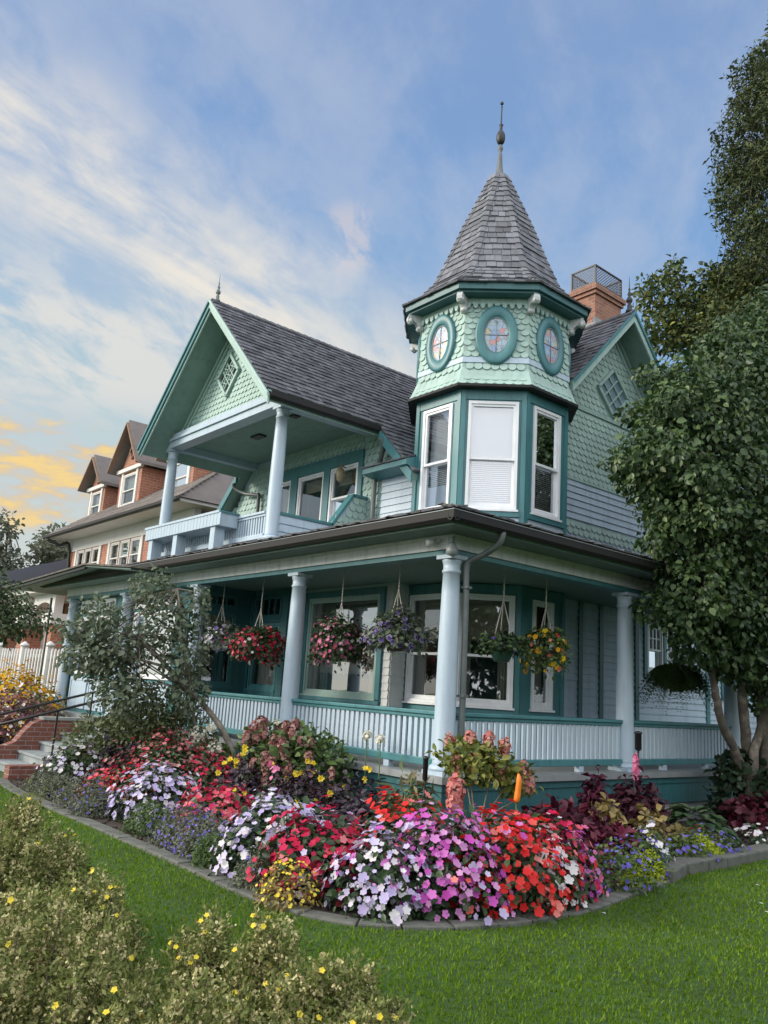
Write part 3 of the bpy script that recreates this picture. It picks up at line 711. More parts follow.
# --- main roof with the front gable: ridge X=-6.8 from Y=-.35 back, 45 degrees
RXc, RZ, VY = -6.66, 8.22, -.38; GR_ = 2.52; GB = 3.5
SQ = math.sqrt(.5)
mb = MB(); t = .13
def slab(mb, sg, x_end, y0, y1, mi=0):      # one slope from the ridge down to horizontal run x_end
    d = abs(x_end); a = (RXc, RZ); b = (RXc+sg*d, RZ-d)
    P = []
    for y in (y0, y1): P += [(a[0], y, a[1]-t*1.41), (b[0], y, b[1]-t*1.41), (b[0], y, b[1]), (a[0], y, a[1])]
    mb.add(P, [(0, 1, 2, 3), (7, 6, 5, 4), (0, 4, 5, 1), (1, 5, 6, 2), (2, 6, 7, 3), (3, 7, 4, 0)], mi)
slab(mb, 1, GR_, VY, 2.05); slab(mb, 1, GB, 2.052, 9.6); slab(mb, -1, GR_, VY, 2.05); slab(mb, -1, GB, 2.052, 9.6)
mroof = mb.build('main_roof', SOFFIT, H)
mb = MB()
for sg in (1, -1):
    U = (0, 1, 0); Vv = Vector((-sg, 0, 1)).normalized(); Nn = Vector((sg, 0, 1)).normalized()
    o = Vector((RXc+sg*(GB+.04), 0, RZ-GB-.04+.004)); L = (GB+.04)*math.sqrt(2); lim = (GB-GR_)*math.sqrt(2)
    roof_shingles(mb, Fr(o, U, Vv, Nn), VY-.03, 9.6, L, .165, (.09, .2), bounds=lambda v: (VY-.03 if v > lim else 2.03, 9.6), th=.032)
for i in range(56):   # ridge caps
    y = VY+i*.17
    for sg in (1, -1): mb.hexa([(RXc, y, RZ+.03), (RXc+sg*.12, y, RZ-.075), (RXc+sg*.12, y+.2, RZ-.085), (RXc, y+.2, RZ+.015), (RXc, y, RZ+.05), (RXc+sg*.125, y, RZ-.055), (RXc+sg*.125, y+.2, RZ-.065), (RXc, y+.2, RZ+.035)])
mb.build('roof_shingle', SLATE, mroof)
def rake(mb, y, x_end, sg, w, z_off, th, x0=0, mi=0):     # board along the rake
    P = []
    for yy in (y-th, y):
        P += [(RXc+sg*x0, yy, RZ-x0+z_off), (RXc+sg*x_end, yy, RZ-x_end+z_off), (RXc+sg*x_end, yy, RZ-x_end+z_off-w), (RXc+sg*x0, yy, RZ-x0+z_off-w)]
    mb.add(P, [(0, 1, 2, 3), (7, 6, 5, 4), (0, 4, 5, 1), (1, 5, 6, 2), (2, 6, 7, 3), (3, 7, 4, 0)], mi)
for sg in (1, -1):
    mb = MB(); rake(mb, VY-.002, GR_+.04, sg, .14, -.03, .035); rake(mb, VY-.038, GR_+.06, sg, .06, .01, .03); mb.build('rake_board', MINTP if sg > 0 else TEAL, mroof)
    mb = MB(); rake(mb, 2.03, GB+.04, sg, .2, -.02, .035, x0=GR_+.06); mb.build('rake_board', TEAL, mroof)
    mb = MB(); rake(mb, VY+.03, GR_+.0, sg, .05, -.185, .03); mb.build('rake_trim', MINTP, mroof)
    gutter(mroof, [((RXc+sg*GR_, VY, RZ-GR_-.12), (RXc+sg*GR_, 2.02, RZ-GR_-.12), (sg, 0, 0))])
def finial(c, s, mat, parent, spike=.3):
    mb = MB(); c = Vector(c)
    mb.lathe(c, [(.10*s, 0), (.085*s, .07*s), (.05*s, .12*s), (.055*s, .2*s), (.03*s, .24*s), (.07*s, .29*s), (.08*s, .34*s), (.05*s, .40*s), (.025*s, .44*s), (.05*s, .49*s), (.03*s, .54*s), (.015*s, .58*s), (.03*s, .62*s), (.012*s, .66*s), (.004*s, (.66+spike)*s)], 14)
    return mb.build('finial', mat, parent)
finial((RXc, VY+.12, RZ), .64, PIPE, mroof)
# gable wall over the balcony
GF = front(BY+.03); mb = MB(); mb.prism([(-8.72, 5.99), (-4.60, 5.99), (-6.66, 8.03)], -.1, 0, GF); gab = mb.build('gable_wall', MINT, H)
mb = MB(); di = lambda u, v: abs(u+6.80)/.48+abs(v-6.88)/.53 < 1
scales(mb, GF, -8.6, 6.02, -4.72, 8.02, inside=lambda u, v: v < gf(u)-.16 and not di(u, v), du=.13, dv=.11); mb.build('fish_scale_shingle', MINT, gab)
mb = MB()
for sg in (-1, 1):
    mb.bar(GF(-6.66, 7.98, .03), GF(-6.66+sg*1.96, 6.02, .03), .06, .06, up=(0, 1, 0)); mb.bar(GF(-6.66, 7.82, .03), GF(-6.66+sg*1.80, 6.02, .03), .05, .03, up=(0, 1, 0))
mb.box((-8.75, 5.992, .001), (-4.55, 6.05, .05), GF); mb.build('trim_board', MINTP, gab)
LATD = paint('dark_vent_void', (.02, .025, .025), .8, .2, 3, bump=0)
diamond_window(H, GF, -6.80, 6.88, .40, .45, 3, MINTP, 'gable_vent', gap=LATD)
mb = MB()      # fret work: small leaf fillers in alternating squares of the vent
for (i, j) in ((0, 1), (1, 0), (1, 2), (2, 1), (1, 1)):
    a = (i+.5)/3; b = (j+.5)/3
    cu = -6.80+(a-b)*.40; cv = 6.88-.45+(a+b)*.45
    mb.bar(GF(cu-.07, cv+.03, .034), GF(cu+.07, cv-.03, .034), .02, .025, up=(0, 1, 0)); mb.bar(GF(cu-.02, cv-.08, .036), GF(cu+.03, cv+.08, .036), .02, .03, up=(0, 1, 0))
mb.build('fretwork', MINTP, gab)

# --- side gable roof: ridge Y=6.03 along X
SY, SZ, SX = 5.98, 8.52, -1.30; SL = 1.05; SRUN = {-1: 1.86, 1: 2.95}
mb = MB(); run = 2.95
def sslab(mb, sg):
    P = []; run = SRUN[sg]
    for x in (SX, -6.9): P += [(x, SY, SZ-.2), (x, SY+sg*run, SZ-run*SL-.2), (x, SY+sg*run, SZ-run*SL), (x, SY, SZ)]
    mb.add(P, [(0, 1, 2, 3), (7, 6, 5, 4), (0, 4, 5, 1), (1, 5, 6, 2), (2, 6, 7, 3), (3, 7, 4, 0)])
sslab(mb, -1); sslab(mb, 1); sroof = mb.build('side_roof', SOFFIT, H)
mb = MB(); q = math.hypot(1, SL)
for sg in (-1, 1):
    Vv = Vector((0, -sg, SL))/q; Nn = Vector((0, sg*SL, 1))/q
    roof_shingles(mb, Fr((0, SY+sg*(SRUN[sg]+.03), SZ-(SRUN[sg]+.03)*SL+.004), (1, 0, 0), Vv, Nn), -6.8, SX+.03, (SRUN[sg]+.03)*q, .165, (.09, .2))
for i in range(33):
    x = SX+.03-i*.17
    for sg in (1, -1): mb.hexa([(x, SY, SZ+.03), (x, SY+sg*.12, SZ-.08), (x-.2, SY+sg*.12, SZ-.09), (x-.2, SY, SZ+.015), (x, SY, SZ+.05), (x, SY+sg*.125, SZ-.06), (x-.2, SY+sg*.125, SZ-.07), (x-.2, SY, SZ+.035)])
mb.build('roof_shingle', SLATE, sroof)
def srake(mb, x, sg, w, zo, th, rr):
    P = []
    for xx in (x, x+th): P += [(xx, SY, SZ+zo), (xx, SY+sg*rr, SZ-rr*SL+zo), (xx, SY+sg*rr, SZ-rr*SL+zo-w), (xx, SY, SZ+zo-w)]
    mb.add(P, [(0, 1, 2, 3), (7, 6, 5, 4), (0, 4, 5, 1), (1, 5, 6, 2), (2, 6, 7, 3), (3, 7, 4, 0)])
for sg in (-1, 1):
    mb = MB(); srake(mb, SX+.002, sg, .16, -.06, .035, SRUN[sg]+.03); mb.build('rake_board', MINTP, sroof); mb = MB(); srake(mb, SX+.038, sg, .075, .005, .03, SRUN[sg]+.05); mb.build('rake_edge', TEAL, sroof)
finial((SX-.08, SY, SZ), .82, IRON, sroof)
# chimney with its wire cage
mb = MB(); cx0, cx1, cy0, cy1 = -2.84, -2.24, 6.05, 6.98
mb.box((cx0, cy0, 6.8), (cx1, cy1, 9.28)); mb.box((cx0-.04, cy0-.04, 9.281), (cx1+.04, cy1+.04, 9.36)); mb.box((cx0-.08, cy0-.08, 9.361), (cx1+.08, cy1+.08, 9.46)); mb.box((cx0-.03, cy0-.03, 9.461), (cx1+.03, cy1+.03, 9.52))
ch = mb.build('chimney', BRICK, sroof)
mb = MB(); c = [(cx0, cy0), (cx1, cy0), (cx1, cy1), (cx0, cy1)]
for i in range(4):
    (a, b), (p, q2) = c[i], c[(i+1) % 4]
    mb.bar((a, b, 9.52), (a, b, 9.94), .03); mb.bar((a, b, 9.93), (p, q2, 9.93), .03); mb.bar((a, b, 9.54), (p, q2, 9.54), .025)
    n = 13
    for k in range(-5, n):
        for sg in (1, -1):
            t0, t1 = k/n, (k+6)/n
            if sg < 0: t0, t1 = t1, t0
            za, zb = 9.54, 9.93
            # clip to the panel
            s0, s1 = max(0, min(1, t0)), max(0, min(1, t1))
            if abs(s1-s0) < .02: continue
            z0 = za+(zb-za)*(s0-t0)/(t1-t0); z1 = za+(zb-za)*(s1-t0)/(t1-t0)
            mb.bar((a+(p-a)*s0, b+(q2-b)*s0, z0), (a+(p-a)*s1, b+(q2-b)*s1, z1), .007)
mb.build('chimney_cage', IRON, sroof)
mb = MB(); mb.hexa([(cx0-.1, cy0-.16, 8.2), (cx1+.1, cy0-.16, 8.2), (cx1+.1, cy0, 8.2), (cx0-.1, cy0, 8.2), (cx0-.04, cy0-.05, 8.62), (cx1+.04, cy0-.05, 8.62), (cx1+.04, cy0, 8.64), (cx0-.04, cy0, 8.64)]); mb.hexa([(cx1, cy0-.1, 8.2), (cx1+.12, cy0-.1, 8.2), (cx1+.12, cy1, 8.2), (cx1, cy1, 8.2), (cx1, cy0-.05, 8.75), (cx1+.03, cy0-.05, 8.6), (cx1+.03, cy1, 8.6), (cx1, cy1, 8.75)]); mb.build('flashing', METAL, sroof)

# --- corner tower
ZF = 6.02
tw = MB(); s = side(); low_h = (-.42, .78, .42, 2.52); up_h = None
fr_n = [k for k in range(-3, 5)]
for k in fr_n:
    f = oct_frame(k); vis = k in (-1, 0, 1)
    hl = (-.26, .78, .26, 2.50) if k == 1 else (-.45, .78, .45, 2.52)
    wall(tw, f, -s/2, 0, s/2, 2.69, [hl] if vis else [], th=.1)
    uh = (-.36, 3.92, .36, 5.78) if k else (-.42, 3.92, .42, 5.78)
    wall(tw, f, -s/2, 2.95, s/2, ZF, [uh] if vis else [], th=.1)
    if vis:
        ang = f
        window(H, f, *hl, kind='double', rail=.44, cloth=[('shade', .62, BUFF), ('lace', .56, .63, BUFF, .06), ('drapes', .26, CURT)] if k < 1 else [('shade', .72, CURTB), ('drapes', .35, CURT)], name='bay_window')
        window(H, f, *uh, kind='double', rail=.46, glass=GLASST, cloth=[('shade', .45, SHADE), ('blind', .50)], name='tower_window')
tw_o = tw.build('tower_wall', TEAL, H)
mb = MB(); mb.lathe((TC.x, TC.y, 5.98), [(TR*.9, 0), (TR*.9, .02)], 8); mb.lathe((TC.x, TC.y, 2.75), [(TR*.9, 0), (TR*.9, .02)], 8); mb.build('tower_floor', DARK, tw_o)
mb = MB()
for k in range(8):     # corner posts, sill and head bands
    for z0, z1 in ((.0, 2.69), (3.0, 6.0)):
        a = R(-45-22.5+45*k); d = Vector((math.cos(a), math.sin(a), 0)); p = oct_v(k, TR+.012, 0)
        for sg in (-1, 1):
            f = oct_frame(k-1 if sg < 0 else k); u = s/2-.075 if sg < 0 else -s/2-.006
            mb.box((u, z0, .0), (u+.081, z1, .028), f)
for k in fr_n:
    f = oct_frame(k)
    mb.box((-s/2+.076, 3.80, .001), (s/2-.076, 3.885, .045), f); mb.box((-s/2+.076, 5.81, .001), (s/2-.076, 5.99, .02), f)
    if k in (-1, 0, 1):
        mb.box((-s/2+.076, .0, .001), (s/2-.076, .72, .02), f); mb.box((-s/2+.076, 2.55, .001), (s/2-.076, 2.68, .022), f)
mb.build('trim_board', TEAL, tw_o)
mb = MB()
for k in fr_n: siding(mb, oct_frame(k), -s/2+.076, 3.1, s/2-.076, 3.79, .14)
mb.build('siding', BLUEW, tw_o)
# flared scale skirt, band, upper scales
def oct_ring(mb, r0, z0, r1, z1, th=.05, mi=0):
    for k in range(8):
        P = [oct_v(k, r0-th, z0), oct_v(k+1, r0-th, z0), oct_v(k+1, r0, z0), oct_v(k, r0, z0), oct_v(k, r1-th, z1), oct_v(k+1, r1-th, z1), oct_v(k+1, r1, z1), oct_v(k, r1, z1)]
        mb.hexa(P, mi)
mb = MB(); oct_ring(mb, 1.60, ZF, 1.45, 6.38, .22); oct_ring(mb, 1.45, 6.381, 1.42, 7.70, .1); drum = mb.build('tower_drum', MINT, H)
mb = MB(); rings = [(1.60, ZF, 1.50, 6.20), (1.50, 6.20, 1.45, 6.46), (1.448, 6.57, 1.42, 7.50)]
ov_c, ov_w, ov_h = 6.97, .36, .54
for r0, z0, r1, z1 in rings:
    for k in range(8):
        n = oct_frame(k).N; a0 = r0*math.cos(PI/8); a1 = r1*math.cos(PI/8)
        base = Vector((TC.x, TC.y, z0))+n*a0; tip = Vector((TC.x, TC.y, z1))+n*a1; Vv = (tip-base); Lg = Vv.length; Vv.normalize()
        U = oct_frame(k).U; Nn = U.cross(Vv); Nn = Nn if Nn.dot(n) > 0 else -Nn
        hw0, hw1 = side(r0)/2, side(r1)/2
        scales(mb, Fr(base, U, Vv, Nn), -hw0, 0, hw0, Lg, inside=lambda u, v: abs(u) < hw0+(hw1-hw0)*v/Lg-.02 and not ((u/ov_w)**2+((z0+v*(z1-z0)/Lg-ov_c)/ov_h)**2 < 1), du=side(r0)/8, dv=.108, disc=True)
mb.build('fish_scale_shingle', MINT, drum)
mb = MB(); oct_ring(mb, 1.468, 6.465, 1.462, 6.565, .03); mb.build('trim_band', BLUE, drum)
mb = MB(); oct_ring(mb, 1.625, ZF-.035, 1.625, ZF+.01, .2); mb.build('drip_edge', GUTTER, drum)
# oval windows
STAIN = None
def stained():
    m, nt, out = new_mat('stained_glass'); Lk = nt.links
    tc = N(nt, 'ShaderNodeTexCoord'); v = N(nt, 'ShaderNodeTexVoronoi', Scale=11.0); Lk.new(tc.outputs['Object'], v.inputs['Vector'])
    sp = N(nt, 'ShaderNodeSeparateColor'); Lk.new(v.outputs['Color'], sp.inputs[0])
    cr = ramp(nt, [(0, (.30, .42, .55)), (.3, (.36, .46, .50)), (.5, (.40, .33, .42)), (.64, (.24, .34, .55)), (.78, (.50, .26, .26)), (.88, (.50, .44, .28)), (1, (.30, .45, .42))]); cr.color_ramp.interpolation = 'CONSTANT'
    Lk.new(sp.outputs[0], cr.inputs[0])
    v2 = N(nt, 'ShaderNodeTexVoronoi', Scale=11.0, feature='DISTANCE_TO_EDGE'); Lk.new(tc.outputs['Object'], v2.inputs['Vector'])
    lt = N(nt, 'ShaderNodeMath', operation='LESS_THAN'); lt.inputs[1].default_value = .035; Lk.new(v2.outputs['Distance'], lt.inputs[0])
    mx = N(nt, 'ShaderNodeMix', data_type='RGBA'); Lk.new(lt.outputs[0], mx.inputs[0]); Lk.new(cr.outputs[0], mx.inputs[6]); mx.inputs[7].default_value = (.16, .2, .22, 1)
    p = N(nt, 'ShaderNodeBsdfPrincipled', Roughness=.12); Lk.new(mx.outputs[2], p.inputs['Base Color']); Lk.new(p.outputs[0], out.inputs[0]); return m
STAIN = stained()
for k in range(-2, 3):
    f = oct_frame(k, 1.437); mb = MB(); n = 40; P = []; F = []
    for rr, dd in ((1, .0), (1, .055), (.92, .07), (.66, .07), (.62, .045), (.60, .0)):
        for i in range(n):
            a = 2*PI*i/n; P.append(f(ov_w*(rr if rr > .7 else rr*.93)*math.cos(a), ov_c+ov_h*rr*math.sin(a)*1.0, dd))
    for j in range(5):
        for i in range(n): F.append((j*n+i, j*n+(i+1) % n, (j+1)*n+(i+1) % n, (j+1)*n+i))
    mb.add(P, F, 0, True); o = mb.build('oval_window', TEAL, H)
    mb = MB(); mb.add([f(ov_w*.6*math.cos(2*PI*i/n), ov_c+ov_h*.63*math.sin(2*PI*i/n), .03) for i in range(n)], [list(range(n))]); mb.build('pane', STAIN, o)
    mb = MB()
    for rr in (.585,):
        mb.tube([f(ov_w*.565*math.cos(2*PI*i/n), ov_c+ov_h*.60*math.sin(2*PI*i/n), .035) for i in range(n+1)], .012, 6)
    mb.tube([f(-ov_w*.55, ov_c, .036), f(ov_w*.55, ov_c, .036)], .006, 5); mb.tube([f(0, ov_c-ov_h*.6, .036), f(0, ov_c+ov_h*.6, .036)], .006, 5)
    mb.build('leading', METAL, o)
# frieze of pendants, soffit, fascia, brackets
mb = MB(); oct_ring(mb, 1.47, 7.54, 1.47, 7.649, .04)
for k in range(8):
    f = oct_frame(k, 1.47); w = side(1.47); n = 9
    for i in range(n):
        c = -w/2+w*(i+.5)/n; pts = [(c-.045, 7.56), (c-.04, 7.50), (c-.015, 7.46), (c+.015, 7.46), (c+.04, 7.50), (c+.045, 7.56)]
        mb.prism(pts, -.01, .018, f)
mb.build('frieze', MINTP, drum)
RE = 1.77
mb = MB(); oct_ring(mb, RE, 7.69, RE, 7.80, .5); oct_ring(mb, RE-.06, 7.65, RE-.06, 7.689, .35); cor = mb.build('cornice', TEALD, H)
for k in range(8):
    a = R(-45-22.5+45*k); d = Vector((math.cos(a), math.sin(a), 0)); u = Vector((-d.y, d.x, 0)); f = Fr(Vector((TC.x, TC.y, 0))+d*1.43, d, Z, u); mb = MB()
    pts = [(0, 7.37), (.05, 7.38), (.09, 7.43), (.13, 7.50), (.2, 7.52), (.25, 7.50), (.29, 7.52), (.30, 7.58), (.27, 7.649), (.0, 7.649)]
    mb.prism(pts, -.05, .05, f); mb.tube([f(.235, 7.53, -.06), f(.235, 7.53, .06)], .045, 12); mb.tube([f(.06, 7.42, -.055), f(.06, 7.42, .055)], .045, 12); mb.build('bracket', OFFW, cor)
prof = [(RE+.05, 7.80), (1.50, 8.02), (1.22, 8.36), (.96, 8.98), (.70, 9.68), (.39, 10.40), (.17, 10.92)]
mb = MB()
for (r0, z0), (r1, z1) in zip(prof[:-1], prof[1:]): oct_ring(mb, r0-.03, z0, r1-.03, z1, .05)
mb2 = MB(); trf = mb.build('tower_roof', SLATET, H); mb = mb2
for (r0, z0), (r1, z1) in zip(prof[:-1], prof[1:]):
    for k in range(8):
        n = oct_frame(k).N; U = oct_frame(k).U
        base = Vector((TC.x, TC.y, z0))+n*(r0*math.cos(PI/8)); tip = Vector((TC.x, TC.y, z1))+n*(r1*math.cos(PI/8)); Vv = tip-base; Lg = Vv.length; Vv.normalize(); Nn = U.cross(Vv); Nn = Nn if Nn.dot(Vector((n.x, n.y, .3))) > 0 else -Nn
        h0, h1 = side(r0)/2, side(r1)/2
        roof_shingles(mb, Fr(base, U, Vv, Nn), -h0, h0, Lg, .15, (.12, .20), bounds=lambda v: (-(h0+(h1-h0)*v/Lg), h0+(h1-h0)*v/Lg), th=.026)
for k in range(8):      # hip caps: overlapping short pieces
    for (r0, z0), (r1, z1) in zip(prof[:-1], prof[1:]):
        a, b = oct_v(k, r0+.012, z0), oct_v(k, r1+.012, z1); m = max(1, round((b-a).length/.15))
        for i in range(m):
            p, q = a+(b-a)*(i/m), a+(b-a)*((i+1.2)/m); d = Vector((p.x-TC.x, p.y-TC.y, 0)).normalized(); u = Vector((-d.y, d.x, 0)); w = .075
            t = (q-p).normalized(); nn = u.cross(t); nn = nn if nn.dot(d) > 0 else -nn
            mb.hexa([p-u*w-d*w*.42, p+nn*.0, q, q-u*w-d*w*.42, p-u*w-d*w*.42+nn*.03, p+nn*.035, q+nn*.012, q-u*w-d*w*.42+nn*.01]); mb.hexa([p+u*w-d*w*.42, p+nn*.0, q, q+u*w-d*w*.42, p+u*w-d*w*.42+nn*.03, p+nn*.035, q+nn*.012, q+u*w-d*w*.42+nn*.01])
mb.build('roof_shingle', SLATET, trf)
mb = MB(); mb.lathe((TC.x, TC.y, 10.86), [(.19, 0), (.10, .10), (.062, .28), (.048, .5), (.04, .62), (.022, .66), (.05, .71), (.056, .75), (.04, .80), (.02, .84)], 14); mb.build('roof_cap', paint('dark_lead_cap', (.11, .125, .13), .5), trf)
mb = MB(); mb.lathe((TC.x, TC.y, 11.69), [(.03, 0), (.07, .05), (.088, .12), (.088, .2), (.07, .27), (.03, .33), (.03, .42), (.045, .45), (.015, .48), (.013, .85), (.022, .87), (.004, .9)], 14); mb.lathe((TC.x, TC.y, 12.6), [(.008, 0), (.035, .03), (.035, .055), (.006, .09)], 10); mb.build('finial', IRON, trf)
# --- low pediment of the entry at the left end of the porch roof
mb = MB(); PY = -1.0
mb.prism([(-14.9, 2.84), (-9.7, 3.03), (-7.4, 2.81), (-7.4, 2.84), (-9.7, 3.062), (-14.9, 2.875)], -1.4, 0, front(PY)); ped = mb.build('entry_roof', SOFFITD, H)
mb = MB(); mb.prism([(-15.0, 2.876), (-9.7, 3.064), (-7.3, 2.842), (-7.3, 2.87), (-9.7, 3.10), (-15.0, 2.91)], -1.45, .05, front(PY)); mb.build('roof_edge', MOSS, ped)
mb = MB(); mb.prism([(-14.9, 2.80), (-9.7, 2.99), (-9.7, 3.03), (-14.9, 2.838)], -.03, .03, front(PY)); mb.build('gutter', GUTTER, ped)

# ================================================================== GROUND
def struct(o): o['kind'] = 'structure'; return o
def stuff(o): o['kind'] = 'stuff'; return o
BED = spline([(-6.45, -3.02, 0), (-5.2, -3.18, 0), (-3.6, -3.2, 0), (-2.1, -3.18, 0), (-.9, -3.18, 0), (.2, -3.18, 0), (1.1, -3.2, 0), (1.7, -3.14, 0), (2.15, -2.92, 0), (2.48, -2.45, 0), (2.66, -1.9, 0), (2.70, -1.3, 0), (2.65, -.67, 0), (2.5, .1, 0), (2.38, .73, 0), (2.22, 1.2, 0), (2.2, 2.4, 0), (2.13, 3.55, 0), (2.05, 5.2, 0), (2.0, 8.5, 0)], 8)
BEDP = np.array([(p.x, p.y) for p in BED]+[(-.0, 8.5), (-.0, -.05), (-6.45, -.05)])
def inpoly(P, x, y):
    x = np.asarray(x); y = np.asarray(y); c = np.zeros(x.shape, bool); j = len(P)-1
    for i in range(len(P)):
        xi, yi = P[i]; xj, yj = P[j]
        c ^= ((yi > y) != (yj > y)) & (x < (xj-xi)*(y-yi)/(yj-yi+1e-12)+xi); j = i
    return c
def lawnmat():
    m, nt, out = new_mat('lawn_turf'); L = nt.links
    tc = N(nt, 'ShaderNodeTexCoord'); n = N(nt, 'ShaderNodeTexNoise', Scale=1.3, Detail=8.0, Roughness=.7); L.new(tc.outputs['Object'], n.inputs['Vector'])
    cr = ramp(nt, [(.3, (.022, .055, .010)), (.5, (.035, .085, .014)), (.7, (.055, .115, .020))]); L.new(n.outputs['Fac'], cr.inputs[0])
    p = N(nt, 'ShaderNodeBsdfPrincipled', Roughness=.95); L.new(cr.outputs[0], p.inputs['Base Color'])
    n2 = N(nt, 'ShaderNodeTexNoise', Scale=90.0, Detail=4.0); L.new(tc.outputs['Object'], n2.inputs['Vector'])
    b = N(nt, 'ShaderNodeBump', Strength=.8, Distance=.03); L.new(n2.outputs['Fac'], b.inputs['Height']); L.new(b.outputs[0], p.inputs['Normal'])
    L.new(p.outputs[0], out.inputs[0]); return m
mb = MB(); mb.add([(-420, -420, G0), (420, -420, G0), (420, 420, G0), (-420, 420, G0)], [(0, 1, 2, 3)]); struct(mb.build('lawn', lawnmat()))
mb = MB(); ring = [(x, y) for x, y in BEDP]
mb.add([(x, y, G0+.006) for x, y in ring], [list(range(len(ring)))]); struct(mb.build('flower_bed_soil', SOIL))
# soil crumbs and small mounds
p = np.stack([rng.uniform(-6.4, 2.6, 9000), rng.uniform(-3.1, 8, 9000)], 1); k = inpoly(BEDP, p[:, 0], p[:, 1]); p = p[k]; n = len(p)
stuff(scatter('soil_crumbs', SOIL, None, np.column_stack([p, np.full(n, G0+.012)]), rdir(n), rdir(n), rng.uniform(.008, .03, n), BLOB, loc=(0, 0, 0)))
tag(bpy.data.objects['soil_crumbs'], 'dark crumbly soil and mulch lying in the curved flower bed', 'soil')
# the kerb: separate flat stones along the edge, raised ones on the right
acc = 0; cum = [0]
for a, b in zip(BED[:-1], BED[1:]): cum.append(cum[-1]+(b-a).length)
def along(d):
    for i in range(len(BED)-1):
        if cum[i+1] >= d: t = (d-cum[i])/(cum[i+1]-cum[i]); return BED[i].lerp(BED[i+1], t), (BED[i+1]-BED[i]).normalized()
    return BED[-1], (BED[-1]-BED[-2]).normalized()
d = .05
while d < cum[-1]-2.2:
    p, t = along(d); raised = p.y > .75
    w = random.uniform(.30, .44) if not raised else random.uniform(.4, .62)
    q, t2 = along(d+w-.012); nrm = Vector((t.y, -t.x, 0)); n2 = Vector((t2.y, -t2.x, 0))
    wi, wo = (.08, .085) if not raised else (.14, .12); hgt = random.uniform(.02, .035) if not raised else random.uniform(.10, .13)
    z0 = G0-.03; mb = MB(); P = []
    for z in (z0, G0+hgt):
        k = random.uniform(-.008, .008)
        P += [p-nrm*wi+Vector((0, 0, z)), p+nrm*(wo+k)+Vector((0, 0, z+random.uniform(-.004, .004))), q+n2*(wo-k)+Vector((0, 0, z+random.uniform(-.004, .004))), q-n2*wi+Vector((0, 0, z))]
    mb.hexa(P); c = (p+q)/2
    o = mb.build('kerb_stone', STONE, None, loc=(c.x, c.y, G0), bevel=.012 if not raised else .02)
    if raised: tag(o, 'thick raised grey stone block edging the bed at the right near the hosta', 'kerb stone', 'raised kerb blocks at the right')
    else: tag(o, 'flat grey kerb stone set in the lawn edge round the flower bed', 'kerb stone', 'flat kerb stones round the bed')
    d += w
# grass blades, thick near the viewer and thinning with distance
GR = [(.075, .16, .005), (.115, .225, .008), (.15, .265, .012), (.18, .275, .018), (.088, .19, .007)]
n = 420000; r = 2.4+13.0*rng.random(n)**1.35; a = R(180-39.7)+rng.uniform(-R(62), R(62), n)
gx = 7.09+r*np.cos(a); gy = -7.03+r*np.sin(a)
keep = ~inpoly(BEDP, gx, gy) & ~((gy > -.1) & (gx < .2)) & ~((gx < -6.2) & (gy > -3.0))
for i in range(0, len(BED)-1): keep &= ((gx-BED[i].x)**2+(gy-BED[i].y)**2) > .085**2
gx, gy, rr = gx[keep], gy[keep], r[keep]; n = len(gx)
lean = rng.normal(size=(n, 3))*.35; lean[:, 2] = 1
gm = (np.sin(gx*1.7+.6*np.sin(gy*2.3))*np.cos(gy*1.3+.8*np.sin(gx*.9))+.5*np.sin(gx*4.1+gy*3.3)+rng.normal(size=n)*.75)
gmi = np.where(gm > .5, 1, np.where(gm < -.75, 2, 0)); gmi = np.where(rng.random(n) < .01+.03*(gm > 1.3), 3, gmi)
gmats = [leafmat('grass_blades', GR, .55, .35, .25), leafmat('light_grass_blades', [sc(c, 1.16) for c in GR], .55, .35, .25), leafmat('deep_grass_blades', [sc(c, .84) for c in GR], .55, .3, .25), leafmat('dry_grass_blades', [(.20, .22, .05), (.25, .25, .07)], .7, .3)]
gp = stuff(scatter('grass', gmats, None, np.column_stack([gx, gy, np.full(n, G0-.004)]), lean, rdir(n)+np.array([.5, -.5, 0]), rng.uniform(.02, .042, n), T_blade(), loc=(0, 0, 0), sx=.20*(.6+rr/7), mi=gmi))
tag(gp, 'short mown green lawn grass in front of the flower bed', 'grass')
nl = 9
for i in range(nl):
    x, y = random.uniform(2.9, 4.6), random.uniform(-1.5, 2)
    o = scatter('white_petal', leafmat('fallen_petal', [(.7, .7, .66)]), None, np.array([[x, y, G0+.045]]), np.array([[1., .3, 0]]), np.array([[0, 0, 1.]]), .04, OVAL, loc=(x, y, G0+.045))
    tag(o, 'small white petal fallen on the right hand lawn', 'petal', 'fallen petals on the lawn')

# ================================================================== FRONT STEPS
st = thing('front_steps', 'brick sided front steps with pale treads at the left end of the flower bed', 'steps', (-7.15, -1.6, G0))
mb = MB()
for i in range(5):
    y1 = -1.15-.0; y0 = -2.75+i*.34; z = G0+.15*(i+1)
    mb.box((-7.78, y0, z-.04), (-6.52, y0+.40, z))
    mb.box((-7.77, y0+.03, G0-.02), (-6.53, y0+.30, z-.041))
mb.box((-7.78, -1.02, -.04), (-6.52, -.25, -.001)); mb.build('tread', paint('pale_blue_grey_step', (.25, .28, .285), .75, .3, 4), st, bevel=.008)
fa = MB(); fpts = [(-2.95, G0-.05), (-.25, G0-.05), (-.25, .05), (-2.05, .05), (-2.2, .0), (-2.34, -.15), (-2.46, -.32), (-2.6, -.38), (-2.95, -.40)]
fa.prism(fpts, 0, .24, Fr((-8.02, 0, 0), (0, 1, 0), Z, (1, 0, 0))); w1 = fa.build('cheek_wall', BRICKD, st)
